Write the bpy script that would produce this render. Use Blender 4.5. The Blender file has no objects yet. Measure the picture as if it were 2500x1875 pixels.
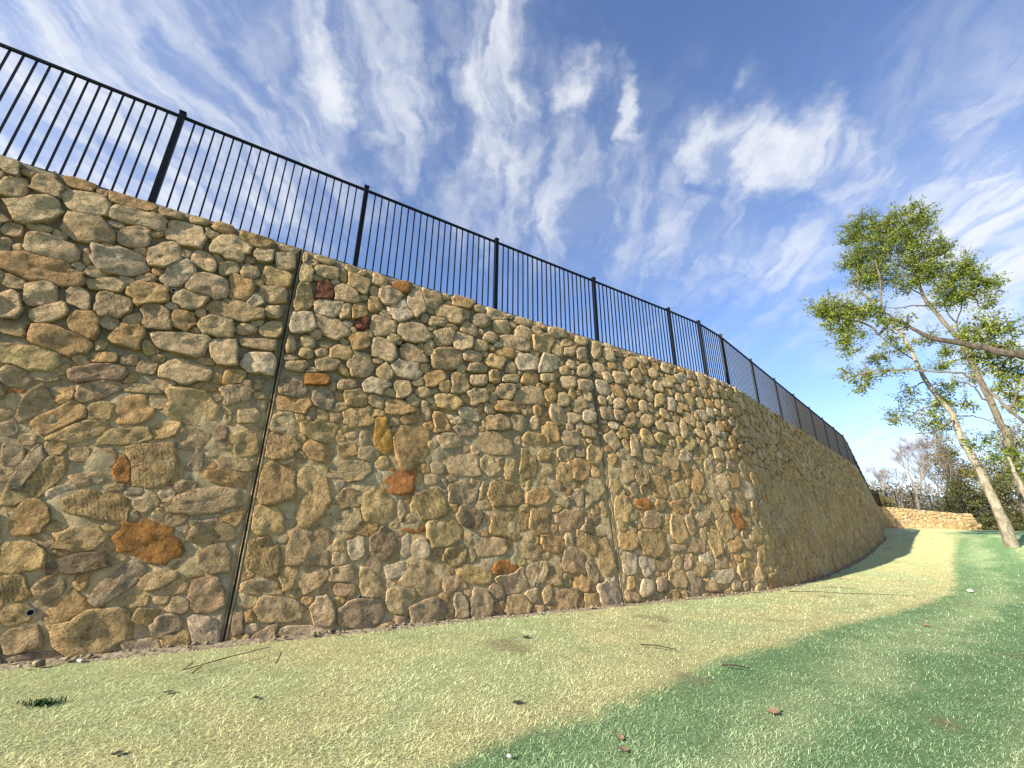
import bpy, bmesh, math, random
import numpy as np
from mathutils import Matrix, Vector
R = math.radians
random.seed(7)
rng = np.random.default_rng(7)
SC = bpy.context.scene
COL = SC.collection

# ------------------------------------------------------------------ camera
cam_d = bpy.data.cameras.new('camera'); cam = bpy.data.objects.new('camera', cam_d); COL.objects.link(cam)
cam_d.sensor_width = 36.0; cam_d.lens = 15.264; cam_d.clip_start = 0.05; cam_d.clip_end = 2500
TH, RO = 0.3403, 0.0082
F_ = Vector((0, math.cos(TH), math.sin(TH))); U_ = Vector((0, -math.sin(TH), math.cos(TH))); X_ = Vector((1, 0, 0))
RX = X_*math.cos(RO) + U_*math.sin(RO); UP = -X_*math.sin(RO) + U_*math.cos(RO)
cam.matrix_world = Matrix(((RX.x, UP.x, -F_.x, 0), (RX.y, UP.y, -F_.y, 0), (RX.z, UP.z, -F_.z, 0), (0, 0, 0, 1)))
SC.camera = cam

# ------------------------------------------------------------------ light and exposure
SUN_HEAD, SUN_EL = 36.0, 26.0          # heading the light travels (from +X), elevation
vs = SC.view_settings
vs.view_transform = 'Standard'; vs.look = 'None'; vs.gamma = 1.0; vs.use_curve_mapping = False
vs.exposure = 1.33
sd = bpy.data.lights.new('sun', 'SUN'); sd.energy = 4.8; sd.angle = R(0.5); sd.color = (1.0, 0.93, 0.80)
sun = bpy.data.objects.new('sun', sd); COL.objects.link(sun)
ld = Vector((math.cos(R(SUN_HEAD))*math.cos(R(SUN_EL)), math.sin(R(SUN_HEAD))*math.cos(R(SUN_EL)), -math.sin(R(SUN_EL))))
sun.rotation_euler = ld.to_track_quat('-Z', 'Y').to_euler(); sun.location = (-20, -20, 30)

W = bpy.data.worlds.new('World'); SC.world = W; W.use_nodes = True
nt = W.node_tree; N = nt.nodes; L = nt.links; N.clear()
def nd(t, **k):
    n = N.new(t)
    for a, b in k.items(): setattr(n, a, b)
    return n
def mth(op, a, b=None, c=None, clamp=False):
    n = nd('ShaderNodeMath', operation=op, use_clamp=clamp)
    for i, v in enumerate((a, b, c)):
        if v is None: continue
        if isinstance(v, (int, float)): n.inputs[i].default_value = v
        else: L.new(v, n.inputs[i])
    return n.outputs[0]
def vm(op, a, b=None):
    n = nd('ShaderNodeVectorMath', operation=op)
    for i, v in enumerate((a, b)):
        if v is None: continue
        if isinstance(v, (tuple, list)): n.inputs[i].default_value = v
        else: L.new(v, n.inputs[i])
    return n
def smoothstep(lo, hi, v):
    n = nd('ShaderNodeMapRange', interpolation_type='SMOOTHSTEP')
    n.inputs['From Min'].default_value = lo; n.inputs['From Max'].default_value = hi
    L.new(v, n.inputs['Value']); return n.outputs['Result']
sky = nd('ShaderNodeTexSky'); sky.sky_type = 'NISHITA'; sky.sun_disc = False
sky.sun_elevation = R(SUN_EL); sky.sun_rotation = R(90 - (SUN_HEAD + 180))
sky.altitude = 200; sky.air_density = 1.0; sky.dust_density = 0.35; sky.ozone_density = 3.0
tc = nd('ShaderNodeTexCoord')
sep = nd('ShaderNodeSeparateXYZ'); L.new(tc.outputs['Generated'], sep.inputs[0])
zz = mth('ADD', mth('MAXIMUM', sep.outputs[2], 0.0), 0.22)
cmb = nd('ShaderNodeCombineXYZ'); L.new(mth('DIVIDE', sep.outputs[0], zz), cmb.inputs[0]); L.new(mth('DIVIDE', sep.outputs[1], zz), cmb.inputs[1])
P = cmb.outputs[0]                      # position on the cirrus layer
def noise(vec, scale, detail, rough=0.55, dist=0.0, color=False):
    n = nd('ShaderNodeTexNoise'); n.inputs['Scale'].default_value = scale; n.inputs['Detail'].default_value = detail
    n.inputs['Roughness'].default_value = rough; n.inputs['Distortion'].default_value = dist
    L.new(vec, n.inputs['Vector']); return n.outputs['Color' if color else 'Fac']
wv2 = vm('SUBTRACT', noise(P, 7.0, 5, 0.6, color=True), (0.5, 0.5, 0.5)).outputs[0]
wv = vm('SUBTRACT', noise(P, 1.6, 3, color=True), (0.5, 0.5, 0.5)).outputs[0]
ws = vm('ADD', vm('MULTIPLY', wv, (0.30, 0.34, 0.0)).outputs[0], vm('MULTIPLY', wv2, (0.10, 0.16, 0.0)).outputs[0]).outputs[0]
PW = vm('ADD', P, ws).outputs[0]
fib = noise(vm('MULTIPLY', PW, (6.4, 2.1, 1.0)).outputs[0], 1.9, 9, 0.55, 0.35)
fine = noise(vm('MULTIPLY', PW, (1.9, 1.0, 1.0)).outputs[0], 14.0, 5, 0.55, 0.3)
broad = noise(P, 0.8, 4, 0.5)
CLOUDS = [(-0.349, 0.57, 12.495, 4.814, -0.462, 13.418, 1.0), (-0.423, 0.655, 15.533, 6.606, -0.261, 5.437, 0.62), (-0.229, 0.634, 15.695, 3.643, -0.124, 5.71, 0.66), (-0.228, 0.528, 8.844, 2.322, -0.298, 16.717, 0.55), (-0.369, 0.502, 18.446, 8.182, -0.475, 14.078, 0.45), (-0.026, 0.552, 15.969, 0.344, 0.058, 10.428, 1.0), (-0.025, 0.705, 16.961, 0.278, 0.043, 6.477, 0.72), (0.106, 0.574, 21.268, -2.723, 0.388, 17.245, 0.85), (-0.131, 0.555, 47.796, 6.797, -0.269, 31.765, 0.55), (0.228, 0.629, 39.51, -9.855, 0.864, 21.565, 0.62), (0.416, 0.683, 11.775, -4.965, 1.109, 15.909, 0.75), (0.522, 0.696, 9.606, -4.986, 1.043, 12.261, 1.0), (0.643, 0.68, 13.585, -8.802, 1.324, 13.443, 0.85), (0.834, 0.725, 8.186, -6.54, 1.192, 9.352, 0.62), (1.097, 0.813, 5.94, -5.708, 0.606, 3.52, 1.25), (0.708, 0.964, 7.033, -3.872, 0.848, 6.352, 0.55), (-0.849, 0.597, 4.647, 4.231, -0.392, 4.431, 0.9), (-0.691, 0.755, 3.567, 2.246, -0.352, 4.183, 0.8), (-0.625, 0.497, 6.662, 5.044, -0.735, 12.833, 0.45), (0.077, 0.82, 3.825, -0.285, 0.181, 6.189, 0.45), (0.465, 0.926, 4.284, -1.61, 0.531, 5.594, 0.4), (1.147, 1.169, 4.196, -3.199, 0.898, 4.015, 0.42), (1.5, 1.233, 4.963, -4.724, 0.831, 2.849, 0.75), (1.883, 2.056, 3.016, -2.357, 1.116, 2.411, 0.75)]
cov = None
for (cx, cy, a, b, c, d, k) in CLOUDS:  # banks of cirrus: centre and inverse axes on the layer
    df = vm('SUBTRACT', vm('ADD', P, vm('MULTIPLY', wv2, (0.26, 0.34, 0)).outputs[0]).outputs[0], (cx, cy, 0)).outputs[0]
    u = vm('DOT_PRODUCT', df, (a, b, 0)).outputs['Value']; v = vm('DOT_PRODUCT', df, (c, d, 0)).outputs['Value']
    g = mth('MULTIPLY', mth('POWER', 2.718, mth('MULTIPLY', mth('ADD', mth('MULTIPLY', u, u), mth('MULTIPLY', v, v)), -1.0)), k)
    cov = g if cov is None else mth('MAXIMUM', cov, g)
tex = mth('ADD', mth('MULTIPLY', fib, 0.76), mth('MULTIPLY', fine, 0.24))
fl = smoothstep(0.38, 0.70, tex)
veil = mth('MULTIPLY', smoothstep(0.44, 0.70, broad), mth('MULTIPLY_ADD', smoothstep(0.44, 0.70, tex), 0.34, 0.05))
tau = mth('ADD', mth('MULTIPLY', cov, mth('MULTIPLY_ADD', fl, 2.6, 0.34)), veil)
alpha = mth('MULTIPLY', mth('SUBTRACT', 1.0, mth('POWER', 2.718, mth('MULTIPLY', tau, -1.0))), 0.96)
hz = smoothstep(0.30, 0.0, sep.outputs[2])
alpha = mth('MAXIMUM', alpha, mth('MULTIPLY', hz, 0.42))
hue = nd('ShaderNodeMix', data_type='RGBA', blend_type='MULTIPLY'); hue.inputs['Factor'].default_value = 1.0
L.new(sky.outputs[0], hue.inputs['A']); hue.inputs['B'].default_value = (0.92, 0.915, 1.03, 1)
mx = nd('ShaderNodeMix', data_type='RGBA'); L.new(alpha, mx.inputs['Factor'])
L.new(hue.outputs['Result'], mx.inputs['A']); mx.inputs['B'].default_value = (3.9, 4.0, 4.15, 1)
bg = nd('ShaderNodeBackground'); bg.inputs['Strength'].default_value = 0.10
L.new(mx.outputs['Result'], bg.inputs['Color'])
wo = nd('ShaderNodeOutputWorld'); L.new(bg.outputs[0], wo.inputs[0])

# ------------------------------------------------------------------ helpers
def link(o, parent=None):
    COL.objects.link(o)
    if parent is not None: o.parent = parent
    return o
def meshobj(name, verts, faces, mat, parent=None, smooth=False, loc=None):
    me = bpy.data.meshes.new(name); me.from_pydata([tuple(v) for v in verts], [], faces); me.materials.append(mat)
    if smooth: me.polygons.foreach_set('use_smooth', [True]*len(me.polygons))
    o = bpy.data.objects.new(name, me)
    if loc is not None: o.location = loc
    return link(o, parent)
def bigmesh(name, verts, loop_idx, sizes, mat, parent=None, smooth=False):
    """numpy arrays straight into a mesh"""
    me = bpy.data.meshes.new(name); me.vertices.add(len(verts)); me.vertices.foreach_set('co', np.asarray(verts, np.float32).ravel())
    me.loops.add(len(loop_idx)); me.loops.foreach_set('vertex_index', np.asarray(loop_idx, np.int32))
    st = np.concatenate([[0], np.cumsum(sizes)[:-1]]).astype(np.int32)
    me.polygons.add(len(sizes)); me.polygons.foreach_set('loop_start', st)
    me.update(calc_edges=True); me.validate()
    if smooth: me.polygons.foreach_set('use_smooth', np.ones(len(me.polygons), bool))
    me.materials.append(mat)
    return link(bpy.data.objects.new(name, me), parent)
def color_attr(me, name, arr):
    a = me.attributes.new(name, 'FLOAT_COLOR', 'POINT'); a.data.foreach_set('color', np.asarray(arr, np.float32).ravel())
def float_attr(me, name, arr):
    a = me.attributes.new(name, 'FLOAT', 'POINT'); a.data.foreach_set('value', np.asarray(arr, np.float32).ravel())
def thing(name, label, cat, loc=(0, 0, 0), group=None):
    o = bpy.data.objects.new(name, None); o.location = loc; o.empty_display_size = 0.2; COL.objects.link(o)
    o['label'] = label; o['category'] = cat
    if group: o['group'] = group
    return o
def tag(o, label, cat, group=None):
    o['label'] = label; o['category'] = cat
    if group: o['group'] = group
    return o
def _h(i, j, k, s):
    n = (i*374761393 + j*668265263 + k*2147483647 + s*1274126177) & 0xffffffff
    n = ((n ^ (n >> 13))*1274126177) & 0xffffffff
    return ((n ^ (n >> 16)) & 0xffff)/65535.0
def vnoise(x, y, z=0.0, s=0):
    x, y, z = np.broadcast_arrays(np.asarray(x, float), np.asarray(y, float), np.asarray(z, float))
    i, j, k = np.floor(x).astype(np.int64), np.floor(y).astype(np.int64), np.floor(z).astype(np.int64)
    u, v, w = x-i, y-j, z-k
    u, v, w = u*u*(3-2*u), v*v*(3-2*v), w*w*(3-2*w)
    r = 0
    for a in (0, 1):
        for b in (0, 1):
            for c in (0, 1):
                r = r + (u if a else 1-u)*(v if b else 1-v)*(w if c else 1-w)*_h(i+a, j+b, k+c, s)
    return r*2-1
def fbm(x, y, z=0.0, o=4, s=0):
    r, a, f = 0, 0.5, 1.0
    for q in range(o):
        r = r + a*vnoise(np.asarray(x)*f, np.asarray(y)*f, np.asarray(z)*f, s+q); a *= 0.5; f *= 2.03
    return r
def sstep(a, b, x):
    u = np.clip((np.asarray(x, float)-a)/(b-a), 0, 1); return u*u*(3-2*u)

# ------------------------------------------------------------------ materials
def newmat(name):
    m = bpy.data.materials.new(name); m.use_nodes = True
    t = m.node_tree; t.nodes.clear()
    o = t.nodes.new('ShaderNodeOutputMaterial'); p = t.nodes.new('ShaderNodeBsdfPrincipled'); t.links.new(p.outputs[0], o.inputs[0])
    return m, t, p
def tn(t, kind, **k):
    n = t.nodes.new(kind)
    for a, b in k.items():
        if hasattr(n, a): setattr(n, a, b)
        else: n.inputs[a].default_value = b
    return n
def tnoise(t, vec, scale, detail=4, rough=0.55, dist=0.0):
    n = t.nodes.new('ShaderNodeTexNoise'); n.inputs['Scale'].default_value = scale; n.inputs['Detail'].default_value = detail
    n.inputs['Roughness'].default_value = rough; n.inputs['Distortion'].default_value = dist
    t.links.new(vec, n.inputs['Vector']); return n.outputs['Fac']
def tramp(t, v, stops):
    n = t.nodes.new('ShaderNodeValToRGB'); cr = n.color_ramp
    while len(cr.elements) < len(stops): cr.elements.new(0.5)
    for e, (p, c) in zip(cr.elements, stops): e.position = p; e.color = (*c, 1) if len(c) == 3 else c
    t.links.new(v, n.inputs[0]); return n.outputs[0]
def tmix(t, fac, a, b, mode='MIX'):
    n = t.nodes.new('ShaderNodeMix'); n.data_type = 'RGBA'; n.blend_type = mode
    for key, v in (('Factor', fac), ('A', a), ('B', b)):
        if hasattr(v, 'is_output'): t.links.new(v, n.inputs[key])
        elif isinstance(v, tuple): n.inputs[key].default_value = (*v, 1)
        else: n.inputs[key].default_value = v
    return n.outputs['Result']
def tmath(t, op, a, b=0.0, c=None):
    n = t.nodes.new('ShaderNodeMath'); n.operation = op
    for i, v in enumerate((a, b, c)):
        if v is None: continue
        if hasattr(v, 'is_output'): t.links.new(v, n.inputs[i])
        else: n.inputs[i].default_value = v
    return n.outputs[0]
def tbump(t, h, strength, dist, normal=None):
    n = t.nodes.new('ShaderNodeBump'); n.inputs['Strength'].default_value = strength; n.inputs['Distance'].default_value = dist
    t.links.new(h, n.inputs['Height'])
    if normal is not None: t.links.new(normal, n.inputs['Normal'])
    return n.outputs[0]

def stone_material():
    m, t, p = newmat('limestone'); L = t.links
    g = t.nodes.new('ShaderNodeNewGeometry').outputs['Position']
    a = tn(t, 'ShaderNodeAttribute', attribute_name='tint'); ph = tn(t, 'ShaderNodeAttribute', attribute_name='phase')
    big = tnoise(t, g, 3.2, 5, 0.6, 0.4); mid = tnoise(t, g, 14, 6, 0.65); fine = tnoise(t, g, 70, 5, 0.7)
    c = tmix(t, tmath(t, 'MULTIPLY', tmath(t, 'SUBTRACT', big, 0.47), 2.6), a.outputs['Color'], (0.40, 0.23, 0.09), 'MIX')
    n = t.nodes[-1]; n.clamp_factor = True
    c = tmix(t, 0.36, a.outputs['Color'], c)
    val = tramp(t, mid, [(0.30, (0.55, 0.51, 0.46)), (0.46, (1.0, 0.98, 0.96)), (0.70, (1.28, 1.25, 1.2))])
    c = tmix(t, 1.0, c, val, 'MULTIPLY')
    speck = tramp(t, fine, [(0.36, (0.42, 0.37, 0.31)), (0.50, (1, 1, 1))])
    c = tmix(t, 0.7, c, speck, 'MULTIPLY')
    L.new(c, p.inputs['Base Color']); p.inputs['Roughness'].default_value = 0.92; p.inputs['Specular IOR Level'].default_value = 0.2
    wob = tmath(t, 'MULTIPLY_ADD', tnoise(t, g, 7, 2), 5.5, tmath(t, 'MULTIPLY', ph.outputs['Fac'], 6.283))
    rip = tmath(t, 'MULTIPLY', tmath(t, 'SINE', wob), a.outputs['Alpha'])
    pits = t.nodes.new('ShaderNodeTexVoronoi'); pits.inputs['Scale'].default_value = 26; L.new(g, pits.inputs['Vector'])
    pit = tramp(t, pits.outputs['Distance'], [(0.10, (0, 0, 0)), (0.34, (1, 1, 1))])
    b = tbump(t, rip, 0.9, 0.030)
    b = tbump(t, tnoise(t, g, 10, 7, 0.70, 0.9), 1.0, 0.10, b); b = tbump(t, tnoise(t, g, 27, 5, 0.65, 0.5), 0.8, 0.035, b)
    ck = t.nodes.new('ShaderNodeTexVoronoi'); ck.inputs['Scale'].default_value = 11; dw = t.nodes.new('ShaderNodeTexNoise'); dw.inputs['Scale'].default_value = 8; L.new(g, dw.inputs['Vector'])
    va = t.nodes.new('ShaderNodeVectorMath'); va.operation = 'MULTIPLY_ADD'; L.new(dw.outputs['Color'], va.inputs[0]); va.inputs[1].default_value = (.12, .12, .12); L.new(g, va.inputs[2]); L.new(va.outputs[0], ck.inputs['Vector'])
    b = tbump(t, ck.outputs['Distance'], 0.6, 0.04, b)
    b = tbump(t, pit, 0.35, 0.018, b)
    b = tbump(t, fine, 0.6, 0.014, b)
    L.new(b, p.inputs['Normal'])
    return m
def mortar_material():
    m, t, p = newmat('mortar'); L = t.links
    g = t.nodes.new('ShaderNodeNewGeometry').outputs['Position']
    s = t.nodes.new('ShaderNodeSeparateXYZ'); L.new(g, s.inputs[0])
    big = tnoise(t, g, 1.1, 4, 0.6, 0.3); mid = tnoise(t, g, 11, 6, 0.65); fine = tnoise(t, g, 60, 5, 0.75)
    zf = t.nodes.new('ShaderNodeMapRange'); zf.interpolation_type = 'SMOOTHSTEP'; zf.inputs['From Min'].default_value = 0.7; zf.inputs['From Max'].default_value = 2.3
    L.new(tmath(t, 'MULTIPLY_ADD', tmath(t, 'SUBTRACT', big, 0.5), 3.0, s.outputs[2]), zf.inputs['Value'])
    low = tmix(t, tramp(t, big, [(0.42, (0, 0, 0)), (0.62, (1, 1, 1))]), (0.53, 0.39, 0.20), (0.44, 0.345, 0.20))
    c = tmix(t, zf.outputs['Result'], low, (0.26, 0.205, 0.125))
    c = tmix(t, 1.0, c, tramp(t, mid, [(0.28, (0.6, 0.6, 0.6)), (0.7, (1.25, 1.25, 1.25))]), 'MULTIPLY')
    L.new(c, p.inputs['Base Color']); p.inputs['Roughness'].default_value = 0.95; p.inputs['Specular IOR Level'].default_value = 0.15
    b = tbump(t, mid, 0.9, 0.06); b = tbump(t, fine, 0.8, 0.016, b); L.new(b, p.inputs['Normal'])
    return m
def plain(name, col, rough=0.8, spec=0.3, metal=0.0, var=0.25, scale=12, bump=0.0, bdist=0.01):
    m, t, p = newmat(name); L = t.links
    g = t.nodes.new('ShaderNodeNewGeometry').outputs['Position']
    n = tnoise(t, g, scale, 5, 0.6)
    lo = tuple(c*(1-var) for c in col); hi = tuple(c*(1+var) for c in col)
    L.new(tramp(t, n, [(0.3, lo), (0.7, hi)]), p.inputs['Base Color'])
    p.inputs['Roughness'].default_value = rough; p.inputs['Specular IOR Level'].default_value = spec; p.inputs['Metallic'].default_value = metal
    if bump: L.new(tbump(t, n, bump, bdist), p.inputs['Normal'])
    return m
def attr_material(name, rough=0.7, spec=0.2, trans=0.0, attr='tint'):
    m, t, p = newmat(name); L = t.links
    a = tn(t, 'ShaderNodeAttribute', attribute_name=attr)
    L.new(a.outputs['Color'], p.inputs['Base Color']); p.inputs['Roughness'].default_value = rough; p.inputs['Specular IOR Level'].default_value = spec
    if trans:
        tr = t.nodes.new('ShaderNodeBsdfTranslucent'); L.new(a.outputs['Color'], tr.inputs['Color'])
        ms = t.nodes.new('ShaderNodeMixShader'); ms.inputs[0].default_value = trans
        L.new(p.outputs[0], ms.inputs[1]); L.new(tr.outputs[0], ms.inputs[2])
        o = [n for n in t.nodes if n.type == 'OUTPUT_MATERIAL'][0]; L.new(ms.outputs[0], o.inputs[0])
    return m
def ground_material():
    m, t, p = newmat('lawn_thatch'); L = t.links
    g = t.nodes.new('ShaderNodeNewGeometry').outputs['Position']
    a = tn(t, 'ShaderNodeAttribute', attribute_name='tint')
    mid = tnoise(t, g, 5, 6, 0.7); fine = tnoise(t, g, 55, 4, 0.75)
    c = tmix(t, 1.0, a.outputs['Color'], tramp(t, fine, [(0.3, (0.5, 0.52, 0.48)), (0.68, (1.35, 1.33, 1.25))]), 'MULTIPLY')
    c = tmix(t, 1.0, c, tramp(t, mid, [(0.3, (0.82, 0.84, 0.8)), (0.7, (1.14, 1.12, 1.06))]), 'MULTIPLY')
    L.new(c, p.inputs['Base Color']); p.inputs['Roughness'].default_value = 0.95; p.inputs['Specular IOR Level'].default_value = 0.1
    b = tbump(t, fine, 0.9, 0.03); b = tbump(t, mid, 0.5, 0.05, b); L.new(b, p.inputs['Normal'])
    return m
def bark_material(name, lo, hi):
    m, t, p = newmat(name); L = t.links
    g = t.nodes.new('ShaderNodeNewGeometry').outputs['Position']
    mp = t.nodes.new('ShaderNodeMapping'); mp.inputs['Scale'].default_value = (1, 1, 0.35); L.new(g, mp.inputs[0])
    n = tnoise(t, mp.outputs[0], 9, 7, 0.7, 0.8); w = tnoise(t, g, 1.3, 3)
    c = tramp(t, n, [(0.32, lo), (0.62, hi)])
    c = tmix(t, 0.6, c, tramp(t, w, [(0.35, (0.62, 0.62, 0.58)), (0.65, (1.15, 1.13, 1.1))]), 'MULTIPLY')
    L.new(c, p.inputs['Base Color']); p.inputs['Roughness'].default_value = 0.95; p.inputs['Specular IOR Level'].default_value = 0.1
    L.new(tbump(t, n, 0.9, 0.06), p.inputs['Normal'])
    return m
M_STONE = stone_material(); M_MORTAR = mortar_material(); M_GROUND = ground_material()
M_GRASS = attr_material('grass_blades', 0.9, 0.05, 0.20); M_LEAF = attr_material('tree_leaves', 0.65, 0.25, 0.38)
M_IRON = plain('black_powder_coat', (0.004, 0.0045, 0.006), 0.5, 0.15, var=0.2, scale=30)
M_CEM = plain('joint_cement', (0.27, 0.225, 0.16), 0.95, 0.1, var=0.3, scale=9, bump=0.6, bdist=0.01)
M_FILL = plain('joint_sealant', (0.012, 0.012, 0.013), 0.8, 0.2)
M_PVC = plain('grey_pvc', (0.22, 0.21, 0.19), 0.6, 0.3); M_BLACK = plain('black_plastic', (0.006, 0.006, 0.006), 0.45, 0.4)
M_SOIL = plain('bare_soil', (0.245, 0.20, 0.13), 0.98, 0.05, var=0.45, scale=16, bump=0.9, bdist=0.05)
M_DRY = plain('dead_leaf', (0.20, 0.125, 0.075), 0.8, 0.2, var=0.35, scale=60, bump=0.4)
M_TWIG = plain('dry_twig', (0.055, 0.045, 0.032), 0.9, 0.1, var=0.3, scale=40)
M_DARK = plain('rotten_leaf', (0.03, 0.026, 0.02), 0.85, 0.2, var=0.4, scale=50)
M_CHIP = plain('white_stone_chip', (0.66, 0.62, 0.54), 0.85, 0.2, var=0.2, scale=50, bump=0.5)
M_BARK_P = bark_material('pale_bark', (0.12, 0.10, 0.072), (0.38, 0.33, 0.245)); M_BARK_M = bark_material('grey_bark', (0.06, 0.05, 0.036), (0.22, 0.18, 0.13))
M_BARK_D = bark_material('dark_bark', (0.03, 0.025, 0.02), (0.13, 0.105, 0.08)); M_BARK_B = bark_material('bare_twig_bark', (0.12, 0.10, 0.085), (0.28, 0.24, 0.205))

# ------------------------------------------------------------------ terrain
GP = np.array([-400, -10, 10, 14, 18, 21, 24, 30, 38, 48, 58, 66, 90, 400.]); GZ = np.array([-1., -.96, -.96, -.92, -.78, -.62, -.4, .12, .62, .95, 1.12, 1.05, 1.0, 1.0])
def ground(x, y):
    x = np.asarray(x, float); y = np.asarray(y, float)
    p = x*.64+y*.77; q = x*.77-y*.64
    z = np.interp(p, GP, GZ) - .045*np.clip(q-2, 0, 14)*sstep(18, 34, p)
    d = 5.39-(-.527*x+.85*y)
    return z-.26*sstep(0.3, 5.5, d)*(1-sstep(7, 16, np.hypot(x, y)))
def gz(x, y): return float(ground(x, y)) + float(0.012*fbm(x*2.2, y*2.2, 0, 3, 5))
ZB = np.array([(-14, -7), (-6, -1), (-2.2, 1.35), (-.37, 2.7), (0, 3), (.63, 3.49), (1.63, 4.44), (3.96, 6.17), (6.68, 7.93), (8.6, 9.35), (10.5, 11.2), (13.4, 14.2), (18.75, 19.55), (24, 25.1), (30, 30.6), (40, 38), (70, 50)])
def zone(x, y):
    """signed distance to the edge of the dyed strip; > 0 on the green side"""
    x = np.asarray(x, float); y = np.asarray(y, float); best = np.full(x.shape, 1e9); sg = np.ones(x.shape); al = np.zeros(x.shape); acc = 0.
    for (ax, ay), (bx, by) in zip(ZB[:-1], ZB[1:]):
        dx, dy = bx-ax, by-ay; l2 = dx*dx+dy*dy
        u = np.clip(((x-ax)*dx+(y-ay)*dy)/l2, 0, 1)
        d = np.hypot(x-ax-u*dx, y-ay-u*dy); s = np.where((x-ax)*dy-(y-ay)*dx > 0, 1., -1.)
        m = d < best; best = np.where(m, d, best); sg = np.where(m, s, sg); al = np.where(m, acc+u*math.sqrt(l2), al); acc += math.sqrt(l2)
    return best*sg, al
def lawn_tint(x, y, jit=0.0):
    d, al = zone(x, y)
    d = d + jit*rng.standard_normal(np.shape(x))
    d = d + 0.10*fbm(x*1.3, y*1.3, 0, 4, 11) + 0.09*fbm(x*6, y*6, 0, 3, 12)
    n1 = fbm(x*.9, y*.9, 0, 4, 21); n2 = fbm(x*3.1, y*3.1, 0, 4, 22); n3 = fbm(al*.35, d*3.2, 0, 3, 23)
    yel = np.array([.72, .66, .35]); gre = np.array([.56, .63, .33]); dye = np.array([.225, .365, .175]); pale = np.array([.56, .645, .35]); bare = np.array([.34, .25, .15])
    k = (.15+.7*sstep(-.35, .4, n1*.7+n2*.5))[..., None]
    a = yel*(1-k)+gre*k
    fr = (sstep(-.45, -.05, d)*.75)[..., None]; a = a*(1-fr)+yel*fr
    w = .5+.5*np.sin(d*4.1+n1*.8-.6); s = np.clip(.24+1.25*(w-.45)*sstep(.15, .6, d)+n3*.9+n2*.6, 0, 1)[..., None]
    s = s*np.clip(.30+.70*sstep(.2, 1.2, d), 0, 1)[..., None]
    b = dye*(1-s)+pale*s
    m = sstep(-.05, .08, d)[..., None]
    c = a*(1-m)+b*m
    bb = (sstep(.42, .62, fbm(x*1.7+9, y*1.7, 0, 3, 31)+.15*n2)*.6)[..., None]
    return c*(1-bb)+bare*bb
def axis(fa, fb, step, out):
    a = [fa]; s = step
    while a[-1] > -out: s *= 1.25; a.append(a[-1]-s)
    b = list(np.arange(fa, fb, step)); s = step
    while b[-1] < out: s = min(s*1.07, s+40); b.append(b[-1]+s)
    return np.array(a[::-1][:-1]+b)
gx = axis(-7, 13, .14, 700); gy = axis(0, 14, .14, 700)
GX, GY = np.meshgrid(gx, gy); GZg = ground(GX, GY) + 0.012*fbm(GX*2.2, GY*2.2, 0, 3, 5)
nx, ny = len(gx), len(gy)
idx = np.arange(nx*ny).reshape(ny, nx)
q = np.stack([idx[:-1, :-1], idx[:-1, 1:], idx[1:, 1:], idx[1:, :-1]], -1).reshape(-1)
lawn = bigmesh('lawn', np.stack([GX, GY, GZg], -1).reshape(-1, 3), q, np.full(len(q)//4, 4), M_GROUND, smooth=True)
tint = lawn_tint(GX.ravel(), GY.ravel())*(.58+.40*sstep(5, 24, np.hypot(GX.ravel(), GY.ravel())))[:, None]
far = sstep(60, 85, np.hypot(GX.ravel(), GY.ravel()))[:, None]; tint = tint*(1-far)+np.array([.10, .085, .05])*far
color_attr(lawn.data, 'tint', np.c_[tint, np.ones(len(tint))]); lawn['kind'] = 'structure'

# ------------------------------------------------------------------ the wall's plan: s runs along the top edge
ANG = .5552; T0 = np.array([math.cos(ANG), math.sin(ANG)]); N0 = np.array([-math.sin(ANG), math.cos(ANG)]); BAT = .1016
S0, S1, DS = -9.0, 67.0, .05
SS = np.arange(S0, S1+DS, DS)
def heading(s):
    return np.radians(31.81 + 13.1*sstep(8.5, 11.1, s) + 5.0*sstep(26.9, 29, s) - 45.9*sstep(55, 58, s))
HD = heading(SS)
PX = np.concatenate([[0], np.cumsum(np.cos(HD[:-1])*DS)]); PY = np.concatenate([[0], np.cumsum(np.sin(HD[:-1])*DS)])
o0 = T0*S0 + N0*5.866
PX += o0[0]; PY += o0[1]
def top_z(s): return 3.76 - .56*sstep(28, 57, s) - .55*sstep(57, 66, s)
def wall_pt(s, z, h):
    """point of the wall face: along s, height z, h metres proud of the face"""
    s = np.asarray(s, float); z = np.asarray(z, float)
    x = np.interp(s, SS, PX); y = np.interp(s, SS, PY); a = np.interp(s, SS, HD)
    nxr, nyr = np.sin(a), -np.cos(a)
    off = BAT*(3.76-z)+h
    e = .26*np.clip(top_z(s)-z, 0, 9)*sstep(64, 66.5, s)
    return np.stack([x+nxr*off+np.cos(a)*e, y+nyr*off+np.sin(a)*e, z+0*off], -1)
def base_z(s):
    p = wall_pt(s, -.5+0*np.asarray(s, float), 0); return ground(p[..., 0], p[..., 1])
S_END = 66.3
JOINTS = (.17, 5.38)
wall = thing('stone_retaining_wall', 'long curved retaining wall of tan rubble stone set in grey mortar', 'stone wall', tuple(wall_pt(0, -.96, 0)))
WL = Vector(wall.location)
def put(o):                              # parent a mesh that was built in world coordinates
    o.parent = wall; o.location = Vector(o.location) - WL; return o
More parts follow.
